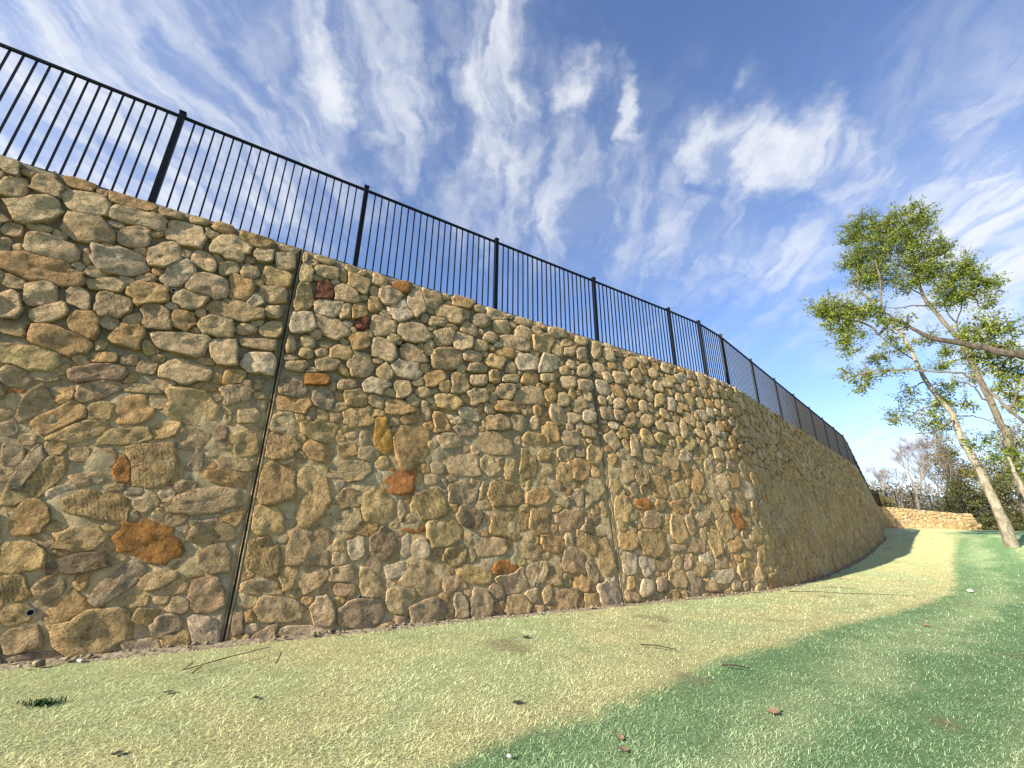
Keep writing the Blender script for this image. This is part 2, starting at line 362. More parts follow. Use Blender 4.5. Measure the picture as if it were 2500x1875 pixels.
# mortar body
cs = np.unique(np.round(np.concatenate([np.arange(-8, 13, .055), np.arange(13, 30, .11), np.arange(30, S_END, .3), [S_END]]+[np.arange(j_-.14, j_+.14, .012) for j_ in JOINTS]), 4))
rows = np.linspace(0, 1, 96)
CSg, RWg = np.meshgrid(cs, rows)
tz = top_z(CSg)+.02*fbm(CSg*5, 3.3, 0, 3, 41); bz = base_z(CSg)-.45
Zg = bz+(tz-bz)*RWg
rough = fbm(CSg*7, Zg*7, 0, 4, 42)
hm = -.009+.022*rough + .022*(1-sstep(1.2, 2.1, Zg+.4*fbm(CSg*.7, Zg*.7, 0, 2, 43)))
for j_ in JOINTS: k_ = np.exp(-((CSg-j_)/.042)**4); hm = hm*(1-k_)-.010*k_
V = wall_pt(CSg, Zg, hm)
back = wall_pt(cs, top_z(cs), -.7)[None]; back2 = back.copy(); back2[..., 2] = -1.5
V = np.concatenate([V, back, back2]); ny, nx = V.shape[:2]
idx = np.arange(nx*ny).reshape(ny, nx)
q = np.stack([idx[:-1, :-1], idx[:-1, 1:], idx[1:, 1:], idx[1:, :-1]], -1).reshape(-1)
endcap = np.concatenate([idx[:, -1]]); q = np.concatenate([q, endcap]); sz = np.concatenate([np.full((nx-1)*(ny-1), 4), [len(endcap)]])
put(bigmesh('mortar_bed', V.reshape(-1, 3), q, sz, M_MORTAR, smooth=True))

# ------------------------------------------------------------------ stones
TONE = {'p': (.60, .46, .262), 'w': (.66, .535, .345), 'y': (.57, .42, .195), 'o': (.54, .36, .16), 'O': (.44, .21, .06), 'R': (.22, .085, .045), 'Q': (.40, .18, .06), 'G': (.50, .285, .07),
        'b': (.48, .36, .19), 'g': (.45, .355, .215), 'd': (.34, .25, .15), 'r': (.50, .365, .205), 'm': (.42, .325, .20), 't': (.56, .425, .23)}
STONES = "-265,368,10,-3,-1,12,g -253,341,10,2,-3,13,t -232,354,13,-3,0,11,t -232,375,9,-1,-1,8,r -210,370,14,1,-1,7,o -231,321,17,9,-5,16,p -196,346,19,1,-2,16,p -164,368,22,-2,0,13,o -189,314,21,2,-3,18,r -152,349,26,-1,-1,13,p -126,371,14,1,-1,10,t -98,373,10,1,0,8,t -72,370,11,-1,0,8,o -150,320,14,6,-3,14,p -107,345,21,1,-1,18,p -240,290,8,0,-1,8,t -220,300,10,2,-1,4,t -207,280,21,-1,-2,13,p -180,280,3,1,-3,10,t -239,269,6,2,-3,9,t -230,270,4,3,-2,5,t -207,253,31,1,-2,15,o -153,284,24,4,-3,17,w -120,307,13,12,-6,15,p -83,314,13,-4,1,12,p -102,287,12,15,-7,11,w -60,344,20,-2,1,18,p -24,347,12,3,-1,11,p -36,369,19,-2,1,13,o 2,371,13,2,0,9,t -56,313,9,7,-4,9,t -34,315,10,-1,1,11,t 2,347,11,5,-2,14,p -4,318,17,0,0,14,y -70,281,20,-1,0,17,p -38,288,13,1,-1,19,o -4,291,16,2,-1,12,t -156,252,15,2,-1,9,t -120,253,17,6,-3,14,o -84,256,15,1,-1,12,t -221,232,8,0,-1,7,t -199,225,11,2,-3,15,p -173,230,10,-2,-1,11,p -216,207,8,3,-4,15,t -188,206,10,10,-5,9,p -160,202,13,-3,0,13,o -144,229,15,1,-2,14,p~ -108,225,14,-1,-1,14,b -84,229,10,3,-3,12,o -39,256,28,1,0,14,b -53,229,17,1,-1,14,t -23,235,10,3,-1,7,t 0,266,10,3,-1,9,t 2,240,12,3,-2,10,t -208,183,10,0,-1,7,b -173,178,23,-5,-1,13,o -125,198,14,0,-2,14,o -80,200,25,3,-2,13,p -39,199,13,3,-3,16,p -7,218,18,3,-1,7,t -143,182,5,1,-1,6,t -190,156,25,-1,-2,13,y -4,193,18,1,-1,13,w -136,169,10,1,-1,6,o -118,171,7,3,-2,6,t -101,166,8,2,-2,8,t -69,167,22,2,-2,14,p -136,151,19,4,-3,11,r -23,168,12,2,-2,11,o 24,365,4,1,-2,12,t 28,337,9,3,-2,15,t 31,300,10,3,-3,19,y 56,320,11,4,-2,15,R 36,262,16,5,-2,15,w 67,293,22,7,-2,16,w 45,235,9,2,-1,10,t 26,226,6,2,-2,11,t 38,199,14,3,-1,7,t 72,209,15,3,-1,10,t 63,186,15,3,-1,8,O 55,349,16,2,0,11,t 48,371,13,2,0,10,t -185,119,6,1,-2,8,O -171,113,7,12,-7,9,b -134,136,14,12,-6,11,r -99,142,18,1,-1,5,t -149,104,15,14,-6,10,o -134,91,19,10,-4,9,y -101,118,15,4,-5,15,o -55,128,22,1,-3,19,y -17,155,16,3,-3,14,p~ -2,130,11,2,-2,11,t -21,124,4,1,-2,11,t -100,91,20,5,-3,8,y -45,95,17,-2,-1,12,t -24,104,7,1,-2,9,d 0,95,13,2,-3,14,y -158,57,6,19,-6,5,g -144,49,6,18,-8,7,y~ -170,64,8,1,-3,11,g -128,70,7,1,-2,7,t -110,69,9,1,-2,8,b -74,63,22,4,-6,21,y~ -93,58,8,-2,-1,14,O -39,66,6,-3,3,15,g -5,72,18,-2,0,7,b -117,48,12,2,-2,6,t -10,57,18,-3,0,9,o -103,25,25,-2,-3,13,y~ -69,27,10,2,-2,7,t -26,32,30,5,-4,13,r -146,14,11,3,-6,14,o -106,-4,19,1,-3,10,y -59,-6,26,-3,-3,18,O -11,4,20,0,-2,11,b -4,-22,15,0,-3,13,b -140,-18,14,2,-5,12,y -101,-24,19,4,-3,8,d -72,-40,14,14,-7,8,m -45,-39,14,4,-3,7,t -26,-23,5,0,-1,6,t -138,-42,10,1,-4,11,y~ -115,-44,7,6,-6,9,b -101,-59,7,11,-8,7,o -131,-60,10,0,-3,8,y -5,-54,15,1,-4,15,r -56,-56,9,0,-1,5,y -37,-56,8,0,-1,4,t -79,-78,24,3,-7,17,y -30,-77,13,-1,-2,10,g 1,-85,11,1,-5,14,w -122,-80,12,2,-4,9,b -42,-93,13,0,-2,7,g -111,-93,19,1,-2,4,m 42,148,19,3,-2,10,o 34,125,13,2,-2,12,t 37,96,18,2,-2,15,y~ 40,57,19,1,-4,23,o 35,16,17,0,-3,16,y 75,44,17,4,-9,29,y 38,-20,16,0,-3,19,y~ 81,-10,23,0,-4,26,b 76,120,21,0,0,14,y 76,94,16,-5,2,11,o 41,-50,23,-1,-1,7,t 88,-41,13,9,-9,10,t 61,-71,25,-3,-1,11,t 102,-76,11,0,-4,16,p 81,-91,28,-2,-1,5,w 24,-75,6,0,-3,14,g 118,144,22,3,-1,14,y 150,125,11,1,-2,24,G 112,119,7,1,0,5,t 127,117,6,1,-1,12,t 108,100,11,4,-3,9,o 191,115,25,3,-2,31,o 154,88,10,1,-1,9,y 116,74,25,2,-1,13,b 175,66,22,2,-1,17,Q 218,73,11,1,0,9,t 232,154,14,2,0,14,o 273,150,18,4,-1,11,p~ 245,128,19,1,1,11,p 231,107,8,1,0,7,o 265,97,29,-1,3,17,p 322,166,25,4,0,13,b 362,171,14,2,1,14,t 394,177,10,2,1,13,t 314,134,32,-4,5,17,b 393,147,23,-3,4,11,y 359,143,6,1,1,8,t 358,119,6,1,1,12,t 308,98,14,-9,9,10,t 342,97,10,0,3,18,y 377,108,17,2,2,26,y~ 411,126,15,2,1,11,y~ 412,103,15,1,1,11,t 265,58,23,-2,2,15,p~ 298,65,6,-1,3,14,t 332,59,32,-2,4,18,y~ 218,39,23,7,-6,19,y~ 276,26,22,-3,3,14,d 152,34,20,-4,4,20,y 182,31,6,0,-1,13,t 116,42,15,3,-3,12,b 120,19,14,5,-6,13,t 338,20,33,-7,8,21,y~ 392,25,21,-1,4,20,y~ 198,10,14,0,0,6,O 239,9,22,8,-8,18,y 130,-13,10,2,-3,12,w 161,-7,16,-3,2,19,d 189,-10,7,0,-1,13,w 208,-15,12,0,-1,14,w 273,-1,7,0,0,8,t 308,-12,24,0,0,12,t 367,-18,26,-2,2,11,b 256,-22,15,7,-7,11,y~ 180,-37,14,4,-4,8,w 215,-44,26,-14,12,19,t 117,-39,14,1,-2,8,t 123,-55,12,-2,0,7,r 150,-50,13,-1,-1,14,t 282,-45,26,-3,1,11,y 329,-38,24,2,-1,9,O 343,-56,24,4,-4,14,p 185,-68,16,-3,2,14,t 143,-80,24,-2,-1,15,g 220,-84,23,6,-7,14,g 292,-79,17,-1,0,17,g 263,-79,10,-1,0,15,g 345,-84,23,-1,1,12,b 190,-91,10,-1,0,7,g 454,131,19,2,2,14,t 447,99,17,1,2,18,y 83,322,20,0,2,17,t 96,344,16,-3,4,16,b 144,339,19,-2,4,18,p 163,364,15,5,-1,11,O 162,319,15,16,-9,14,w 187,341,18,-4,7,23,p 209,357,18,-1,5,20,b 240,339,26,1,3,15,t 263,368,20,1,3,13,o 295,365,11,3,0,8,t 104,299,12,4,-1,14,o 108,283,10,3,-1,11,R 84,296,9,3,-2,14,t 122,318,11,4,-1,13,o 138,285,17,5,-1,15,p 221,318,18,4,0,9,t 185,287,26,5,0,17,p 233,294,20,7,-2,14,p~ 298,342,18,5,0,14,g 277,319,15,-1,4,13,t 340,343,19,6,1,14,p 107,253,13,5,-2,13,o 142,249,16,4,-1,16,p 264,294,17,11,-6,15,p 315,314,14,0,3,11,t 385,370,21,2,3,11,t 383,342,18,0,5,15,p 185,249,19,1,1,14,b 112,218,17,2,0,18,p 237,256,27,7,0,18,b 281,272,17,1,2,11,p 298,295,14,4,0,11,t 365,317,30,4,3,14,p 426,333,25,2,5,20,y 344,292,22,4,1,11,o 324,273,18,0,4,14,y 176,226,21,-1,3,15,w 147,214,11,-2,3,13,t 291,253,17,2,1,9,t 219,219,16,8,-3,11,o 389,285,24,5,1,16,w 435,294,22,2,6,20,w 354,267,11,2,1,10,t 260,220,15,4,-2,18,b 291,232,16,1,2,10,p 321,244,11,2,0,13,o 353,248,17,4,0,7,t 391,254,19,4,1,14,o 99,186,11,2,-1,7,t 135,190,16,0,1,12,w 341,222,18,1,3,14,p~ 391,224,31,1,5,18,p 292,204,19,4,0,13,p~ 173,194,13,2,-1,14,t 202,194,12,2,0,9,t 240,187,21,2,1,13,y 348,197,29,1,2,10,o 169,165,23,2,0,11,o 208,167,8,1,-1,14,t 463,364,24,3,4,13,t 482,347,16,2,4,12,t 520,365,17,2,4,13,t 552,350,18,3,5,20,t 591,350,18,2,6,17,p 515,332,14,3,2,15,p 485,331,17,4,1,11,t 516,299,17,4,2,14,p 477,265,23,1,4,14,p 511,266,24,2,4,12,p 429,264,17,2,2,10,t 469,288,13,3,1,10,t 568,49,20,1,5,26,y 617,57,24,0,4,12,O 665,57,15,-3,9,11,y~ 715,57,26,-2,8,14,o 765,72,16,4,-3,19,p~ 633,29,23,-5,12,14,b 627,-6,34,6,-4,24,y~ 569,-3,23,0,3,15,o 701,19,24,3,-1,26,y 739,27,15,3,-4,21,b 771,34,22,1,5,13,p~ 814,57,31,1,7,20,b 843,21,27,3,3,27,y 894,42,18,4,-5,25,O 954,46,32,1,8,17,y~ 955,10,31,0,8,16,y 805,-4,25,3,1,24,y 868,-9,28,0,6,15,o 746,-10,26,0,5,14,r 1030,21,23,0,9,16,y 691,-15,26,0,2,7,p 565,-38,16,0,4,17,w 605,-41,19,2,0,16,w 642,-42,22,0,3,10,b 680,-39,13,0,4,12,p 710,-39,12,0,4,13,p 767,-33,21,0,5,12,w 807,-41,24,0,6,14,t 880,-57,30,-1,9,20,y 945,-36,18,0,13,26,y 984,-47,17,0,9,16,y 672,-65,23,-1,4,14,b 798,-64,37,-1,6,14,w 593,-75,18,-1,3,12,w 631,-72,15,-1,3,12,g 759,-79,22,-6,9,9,b"
C_, A_, TN_, RP_ = [], [], [], []
for row in STONES.split():
    f = row.split(','); v = [int(k)/100 for k in f[:6]]
    C_.append(v[:2]); A_.append([[v[2], v[4]], [v[3], v[5]]]); TN_.append(TONE[f[6][0]]); RP_.append(1.0 if '~' in f[6] else 0.0)
TRACED = len(C_)
bins = {}
def addbin(i):
    c = C_[i]; e = max(abs(A_[i][0][0])+abs(A_[i][0][1]), .05)
    for b in range(int(math.floor((c[0]-.6)/.8)), int(math.floor((c[0]+.6)/.8))+1): bins.setdefault(b, []).append(i)
def inv2(A):
    d = A[0][0]*A[1][1]-A[0][1]*A[1][0]
    return ((A[1][1]/d, -A[0][1]/d), (-A[1][0]/d, A[0][0]/d))
MI = [inv2(a) for a in A_]
for i in range(TRACED): addbin(i)
def fits(x, z, r, slack):
    for i in bins.get(int(math.floor(x/.8)), ()):
        dx, dz = x-C_[i][0], z-C_[i][1]; d = math.hypot(dx, dz)
        if d > .75: continue
        m = MI[i]; g = math.hypot(m[0][0]*dx+m[0][1]*dz, m[1][0]*dx+m[1][1]*dz)
        if g < 1e-6: return False
        if d < slack*(d/g + r): return False
    return True
tones_hi = ['p']*14+['t']*14+['w']*4+['y']*7+['o']*6+['b']*5+['g', 'r', 'r', 'o', 'o']
tones_lo = ['y']*16+['t']*13+['o']*8+['b']*8+['p']*4+['g']*4+['r', 'o', 'o', 'w']
def base1(s): return float(base_z(np.array(s)))
BS = np.arange(-9, 67, .5); BZ = base_z(BS); TZ = top_z(BS)
for r, slack in ((.21, .92), (.165, .90), (.13, .88), (.10, .86), (.075, .88), (.055, .92)):
    st = r*1.45
    for s in np.arange(-7.5, S_END-.1, st):
        if s > 30 and r < .09: continue
        zb_, zt_ = np.interp(s, BS, BZ), np.interp(s, BS, TZ)
        for z in np.arange(zb_-.25, zt_-r*.55, st):
            x = s+random.uniform(-.5, .5)*st; y = z+random.uniform(-.5, .5)*st
            if r > .2 and (y > 1.5 or random.random() < .35): continue
            if r > .15 and y > 1.9 and random.random() < .55: continue
            if min(abs(x-j) for j in JOINTS) < r*.75+.05: continue
            if y > np.interp(x, BS, TZ)-r*.5: continue
            if not fits(x, y, r, slack): continue
            k = random.uniform(1.0, 1.45); an = random.gauss(0, .35) + (random.random() < .15)*1.4
            e1, e2 = r*k*1.04, r/k*1.10
            A = [[e1*math.cos(an), -e2*math.sin(an)], [e1*math.sin(an), e2*math.cos(an)]]
            C_.append([x, y]); A_.append(A); MI.append(inv2(A)); i = len(C_)-1; addbin(i)
            TN_.append(TONE[random.choice(tones_hi if y > 1.7 else tones_lo)]); RP_.append(1.0 if random.random() < (.1 if y < 1.7 else .04) and r > .1 else 0.0)
C = np.array(C_); A = np.array(A_); Mi = np.array(MI); TN = np.array(TN_); RP = np.array(RP_); NS = len(C)
TN = TN*np.array([1.01, .955, .935])*rng.normal(1, .06, (NS, 1)).clip(.82, 1.18)*rng.normal(1, .012, (NS, 3))
RAD = np.sqrt(np.abs(np.linalg.det(A)))
K = 7
fa = np.zeros((NS, K)); fh = np.full((NS, K), 1.6)
side = np.arange(4)*math.pi/2+rng.normal(0, .17, (NS, 4)); fa[:, :4] = side; fh[:, :4] = rng.uniform(.97, 1.13, (NS, 4))
for c_ in range(3):                       # knocked-off corners
    fa[:, 4+c_] = math.pi/4+rng.integers(0, 4, NS)*math.pi/2+rng.normal(0, .2, NS); fh[:, 4+c_] = rng.uniform(1.05, 1.42, NS)
fu = np.stack([np.cos(fa), np.sin(fa)], -1)
# how large each stone shows in the picture
P3 = wall_pt(C[:, 0], C[:, 1], 0); a_ = np.interp(C[:, 0], SS, HD); NR = np.stack([np.sin(a_), -np.cos(a_), 0*a_+.1], -1)
dist = np.linalg.norm(P3, axis=1); dep = P3 @ np.array(F_)
px = P3 @ np.array(RX)/dep; py = P3 @ np.array(UP)/dep
inview = (dep > .1) & (np.abs(px) < 1.21) & (np.abs(py) < .92) & (C[:, 1] > np.interp(C[:, 0], BS, BZ)-.02)
show = RAD**2*np.abs(np.sum(P3*NR, 1))/np.maximum(dep, .1)**3*inview
order = np.argsort(-show); single = np.zeros(NS, bool); single[order[:298]] = True
detail = show > np.sort(show)[-900] if NS > 900 else show > 0
def build_stone(i, na, rings):
    """outline by walking out from the centre until the stone's own gauge or a neighbour stops it"""
    c = C[i]; cand = [j for b in (int(math.floor(c[0]/.8)),) for j in bins.get(b, ()) if j != i]
    cand = np.array(cand, int)
    if len(cand):
        dd = np.hypot(*(C[cand]-c).T); cand = cand[np.argsort(dd)[:14]]; dd = np.sort(dd)[:14]; cand = cand[dd < 1.0]
    th = (np.arange(na)+rng.uniform(-.25, .25, na))*2*math.pi/na
    dn = np.stack([np.cos(th), np.sin(th)], -1) @ A[i].T
    fr = np.linspace(.25, 1.5, 30)
    X = c+dn[:, None, :]*fr[None, :, None]
    def gauge(j, X):
        y = np.einsum('ab,ijb->ija', Mi[j], X-C[j]); v = np.maximum(y @ (fu[j]/fh[j][:, None]).T, 0)
        return (v**36).sum(-1)**(1/36.)
    g = gauge(i, X); stop = g > 1.0
    for j in cand: stop |= gauge(j, X) < g
    tzl = np.interp(X[..., 0], BS, TZ)+.03*math.sin(i*1.7); stop |= X[..., 1] > tzl
    for j in JOINTS: stop |= (X[..., 0]-(j+(.035 if c[0] > j else .022)*np.sign(c[0]-j)))*np.sign(c[0]-j) < 0
    first = np.where(stop.any(1), stop.argmax(1), 29)
    rr = fr[np.maximum(first, 0)]-.015
    rr = np.minimum(rr, .62*(np.roll(rr, 1)+np.roll(rr, -1)))        # no spikes
    ln = np.linalg.norm(dn, axis=1); gap = .002+.005*vnoise(i*3.1, th*2, 0, 60)
    rr = np.maximum(rr-gap/ln, .2)*(1+.028*rng.standard_normal(na))
    out = dn*rr[:, None]
    up = sstep(1.3, 2.1, c[1]); Hh = (.021+.013*up)*(.85+.4*rng.random())*min(1.25, RAD[i]/.13+.25)
    if c[1] < np.interp(c[0], BS, BZ)+.35: Hh *= 1.5
    tilt = rng.normal(0, .04, 2)
    pts, hs = [], []
    for f, hk in rings:
        q = c+out*f; pts.append(q)
        n = fbm(q[:, 0]*6.5, q[:, 1]*6.5, i*.37, 3, 51)+.5*np.abs(fbm(q[:, 0]*3.2, q[:, 1]*3.2, i*.9, 2, 57))
        hh = Hh*hk + (np.clip(hk, 0, 1)**.5 if hk > 0 else 0)*((q-c) @ tilt + .018*n*min(1.3, RAD[i]/.12))
        hh = hh+.010*fbm(q[:, 0]*17, q[:, 1]*17, i*.3, 2, 58)*(hk > .9)
        hs.append(np.maximum(hh, .017*min(1, hk)) if hk > 0 else np.full(na, -.05))
    n = float(fbm(c[0]*6.5, c[1]*6.5, i*.37, 3, 51)); pts.append(c[None]); hs.append(np.array([Hh+.018*n]))
    q = np.concatenate(pts); h = np.concatenate(hs)
    v = wall_pt(q[:, 0], q[:, 1], h)
    nr = len(rings); loops, sizes = [], []
    k = np.arange(na); k2 = (k+1) % na
    for r_ in range(nr-1):
        b = r_*na; loops.append(np.stack([b+k, b+k2, b+na+k2, b+na+k], -1).ravel()); sizes += [4]*na
    b = (nr-1)*na; loops.append(np.stack([b+k, b+k2, np.full(na, nr*na)], -1).ravel()); sizes += [3]*na
    an = rng.uniform(0, math.pi); phs = ((q-c) @ np.array([math.cos(an), math.sin(an)]))/rng.uniform(.045, .07)
    if i < TRACED and RP[i]: phs = ((q-c) @ np.array([math.cos(.3*rng.standard_normal()), .35]))/.052
    return v, np.concatenate(loops), sizes, phs
RG_HI = ((1.0, -1), (.992, .86), (.96, 1.0), (.80, 1.0), (.56, 1.0), (.30, 1.0)); RG_LO = ((1.0, -1), (.975, .8), (.88, 1.0), (.45, 1.0))
acc_v, acc_l, acc_s, acc_t, acc_p, base_i, acc_f = [], [], [], [], [], 0, []
seen_s = C[:, 1] > np.interp(C[:, 0], BS, BZ)-.3
for i in range(NS):
    if not seen_s[i]: continue
    hi = single[i] or detail[i]
    v, l, s, ph = build_stone(i, (22 if RAD[i] > .13 else 16) if single[i] else 12 if detail[i] else 9, RG_HI if single[i] else RG_LO)
    t4 = np.tile(np.r_[TN[i], RP[i]], (len(v), 1))
    if single[i]:
        c3 = v.mean(0)
        o = bigmesh('stone', v-c3, l, s, M_STONE, smooth=True); o.location = c3
        fl_ = np.ones(len(s), bool); fl_[:22 if RAD[i] > .13 else 16] = False; o.data.polygons.foreach_set('use_smooth', fl_); color_attr(o.data, 'tint', t4); float_attr(o.data, 'phase', ph); put(o)
    else:
        acc_v.append(v); acc_l.append(l+base_i); acc_s += s; acc_t.append(t4); acc_p.append(ph); base_i += len(v); na_ = 12 if detail[i] else 9; acc_f += [False]*na_+[True]*(len(s)-na_)
o = bigmesh('small_stones', np.concatenate(acc_v), np.concatenate(acc_l), acc_s, M_STONE, smooth=True)
o.data.polygons.foreach_set('use_smooth', acc_f); color_attr(o.data, 'tint', np.concatenate(acc_t)); float_attr(o.data, 'phase', np.concatenate(acc_p)); o['kind'] = 'stuff'; put(o)
print('stones', NS)

# control joints: two cement edges and a dark sealant line between
for js in JOINTS:
    zs = np.linspace(-1.3, float(top_z(np.array(js)))+.004, 60); wob = .010*fbm(zs*1.1, js, 0, 3, 71)
    for a, b in ((-.020, -.005), (.005, .032)):
        sh = .003*fbm(zs*9, a*40+js, 0, 3, 72)
        prof = [(a, -.03), (a+.006, .012), ((a+b)/2, .019), (b-.004, .015), (b, -.03)]
        V = np.stack([wall_pt(js+wob+u+(sh if k in (0, 1) and a < 0 or k in (3, 4) and a > 0 else 0), zs, h+.002*fbm(zs*8, u*30, 0, 2, 73)) for k, (u, h) in enumerate(prof)], 1)
        n_, m_ = V.shape[:2]; ix = np.arange(n_*m_).reshape(n_, m_); q = np.stack([ix[:-1, :-1], ix[:-1, 1:], ix[1:, 1:], ix[1:, :-1]], -1).reshape(-1)
        put(bigmesh('joint_edge', V.reshape(-1, 3), q, np.full(len(q)//4, 4), M_MORTAR, smooth=True))
    V = np.stack([wall_pt(js+wob+u, zs, 0*zs+.007) for u in (-.006, .006)], 1)
    n_, m_ = V.shape[:2]; ix = np.arange(n_*m_).reshape(n_, m_); q = np.stack([ix[:-1, :-1], ix[:-1, 1:], ix[1:, 1:], ix[1:, :-1]], -1).reshape(-1)
    put(bigmesh('joint_sealant', V.reshape(-1, 3), q, np.full(len(q)//4, 4), M_FILL))
# weep pipes
def pipe(s, z, r, name, mat, proud=.03, wall_t=.2, deep=.25):
    a = np.linspace(0, 2*math.pi, 21)[:-1]; vs_, fs = [], []
    for rad, h in ((r, -.05), (r, proud), (r*(1-wall_t), proud), (r*(1-wall_t), -deep)):
        vs_ += [tuple(p) for p in wall_pt(s+rad*np.cos(a), z+rad*np.sin(a), 0*a+h)]
    for k in range(3):
        for i in range(20): j = (i+1) % 20; fs.append((k*20+i, k*20+j, k*20+20+j, k*20+20+i))
    o = put(meshobj(name, vs_, fs, mat, smooth=False))
    b = meshobj('pipe_bore', [tuple(p) for p in wall_pt(s+r*.99*(1-wall_t)*np.cos(a), z+r*.99*(1-wall_t)*np.sin(a), 0*a+.02)], [tuple(range(20))], M_FILL)
    b.parent = o; b.location = (0, 0, 0); b.location = Vector((0, 0, 0))
    return o
for s_, z_ in ((-1.22, -.60), (1.39, -.64), (3.75, -.60), (-1.01, 2.63), (2.07, 2.57), (3.71, 2.62)):
    pipe(s_, z_, .027, 'weep_pipe', M_PVC, .040)
pipe(1.64, 2.63, .062, 'drain_pipe', M_BLACK, .055, .12)

# ------------------------------------------------------------------ soil strip and clods along the foot
sv = np.arange(-8, 30, .09); V = []
for k in range(6):
    w = -.10+k*.042+.07*fbm(sv*1.7, 2.0, 0, 3, 80)*(k/5.)
    zb_ = base_z(sv); p = wall_pt(sv, zb_, .0+w+.02*k); p[:, 2] = ground(p[:, 0], p[:, 1])+.012*fbm(p[:, 0]*2.2, p[:, 1]*2.2, 0, 3, 5)+(.040-.009*k)*(1+.9*fbm(sv*9, k*1.3, 0, 3, 81)) - (.02 if k == 5 else 0)
    V.append(p)
V = np.stack(V, 1); n_, m_ = V.shape[:2]; ix = np.arange(n_*m_).reshape(n_, m_); q = np.stack([ix[:-1, :-1], ix[:-1, 1:], ix[1:, 1:], ix[1:, :-1]], -1).reshape(-1)
o = bigmesh('soil_strip', V.reshape(-1, 3), q, np.full(len(q)//4, 4), M_SOIL, smooth=True); o['kind'] = 'structure'
ico = bmesh.new(); bmesh.ops.create_icosphere(ico, subdivisions=1, radius=1.0); iv = np.array([v.co for v in ico.verts]); ifc = np.array([[v.index for v in f.verts] for f in ico.faces]); ico.free()
n = 240; s_ = rng.uniform(-5, 22, n); w_ = np.abs(rng.normal(0, .13, n))+.02; p = wall_pt(s_, base_z(s_), w_); p[:, 2] = ground(p[:, 0], p[:, 1])+.03
r_ = rng.uniform(.008, .026, n)*np.where(rng.random(n) < .1, 1.6, 1)
V = p[:, None]+iv[None]*r_[:, None, None]*rng.uniform(.6, 1.3, (n, len(iv), 1))*np.array([1, 1, .7])
q = (ifc[None]+np.arange(n)[:, None, None]*len(iv)).reshape(-1)
o = bigmesh('soil_clods', V.reshape(-1, 3), q, np.full(len(q)//3, 3), M_SOIL); o['kind'] = 'stuff'

# terrace behind the wall, level with its top
ts = np.arange(-8, S_END, .6); e = wall_pt(ts, top_z(ts), -.68); e[:, 2] = top_z(ts)-.05
poly = [tuple(v) for v in e]+[(75, 62, 3.0), (70, 120, 3.4), (-40, 120, 3.7), (-45, 20, 3.7)]
tm = bpy.data.meshes.new('upper_terrace'); bm = bmesh.new(); vs_ = [bm.verts.new(v) for v in poly]; f = bm.faces.new(vs_); bmesh.ops.triangulate(bm, faces=[f]); bm.to_mesh(tm); bm.free()
tm.materials.append(plain('terrace_grass', (.16, .17, .07), .95, .1)); o = link(bpy.data.objects.new('upper_terrace', tm)); o['kind'] = 'structure'

# ------------------------------------------------------------------ iron fence on the wall
fence = thing('iron_fence', 'black iron picket fence running along the top of the stone wall', 'fence', tuple(wall_pt(0, 3.76, -.15)))
FL = Vector(fence.location)
def box(name, sx, sy, sz_):
    x, y = sx/2, sy/2
    v = [(-x, -y, 0), (x, -y, 0), (x, y, 0), (-x, y, 0), (-x, -y, sz_), (x, -y, sz_), (x, y, sz_), (-x, y, sz_)]
    me = bpy.data.meshes.new(name); me.from_pydata(v, [], [(3, 2, 1, 0), (4, 5, 6, 7), (0, 1, 5, 4), (1, 2, 6, 5), (2, 3, 7, 6), (3, 0, 4, 7)]); me.materials.append(M_IRON); return me
FH = 1.55
post_me = box('post', .066, .066, FH+.16); cap_me = box('post_cap', .078, .078, .018); picket_me = box('picket', .018, .018, FH+.03-.06)
posts = [-6.4, -3.96, -1.52, .92, 3.36, 5.8, 8.24, 9.45, 10.69]
while posts[-1] < 55: posts.append(posts[-1]+2.44)
while posts[-1] < 64.2: posts.append(posts[-1]+1.83)
posts.append(S_END-.25)
def fpos(s): p = wall_pt(s, 3.76, -.15); return Vector((p[0], p[1], float(top_z(s))))
def at_heading(o, a, p): o.rotation_euler = (0, 0, a); o.location = p-FL; return o
far_v, far_q, nf, npick = [], [], 0, 0
bv = np.array([v.co for v in picket_me.vertices]); bf = np.array([list(f.vertices) for f in picket_me.polygons])
for k, s in enumerate(posts):
    p = fpos(s); a = float(np.interp(s, SS, HD))
    o = at_heading(link(bpy.data.objects.new('post', post_me), fence), a, p-Vector((0, 0, .12)))
    c = link(bpy.data.objects.new('post_cap', cap_me), o); c.location = (0, 0, FH+.16)
    if k+1 == len(posts): break
    p2 = fpos(posts[k+1]); d = p2-p; ln = d.length; aa = math.atan2(d.y, d.x); pitch = math.atan2(d.z, math.hypot(d.x, d.y))
    for nm, zz_, th in (('top_rail', FH-.035, .033), ('bottom_rail', .06, .030)):
        me = box(nm, ln-.076, .034, th); o = link(bpy.data.objects.new(nm, me), fence); o.rotation_euler = (0, -pitch, aa); o.location = (p+p2)/2+Vector((0, 0, zz_))-FL
    npk = max(3, round((ln-.07)/.114)-1)
    for j in range(1, npk+1):
        q_ = p+d*((.037+(ln-.074)*j/(npk+1))/ln)+Vector((0, 0, .03))
        if npick < 298 and posts[k] > -4.2:
            o = at_heading(link(bpy.data.objects.new('picket', picket_me), fence), aa, q_); npick += 1
        else:
            ca, sa = math.cos(aa), math.sin(aa); w = bv @ np.array([[ca, sa, 0], [-sa, ca, 0], [0, 0, 1]])+np.array(q_-FL)
            far_v.append(w); far_q.append((bf+nf).ravel()); nf += 8
q = np.concatenate(far_q); o = bigmesh('pickets', np.concatenate(far_v), q, np.full(len(q)//4, 4), M_IRON, fence); o['kind'] = 'stuff'

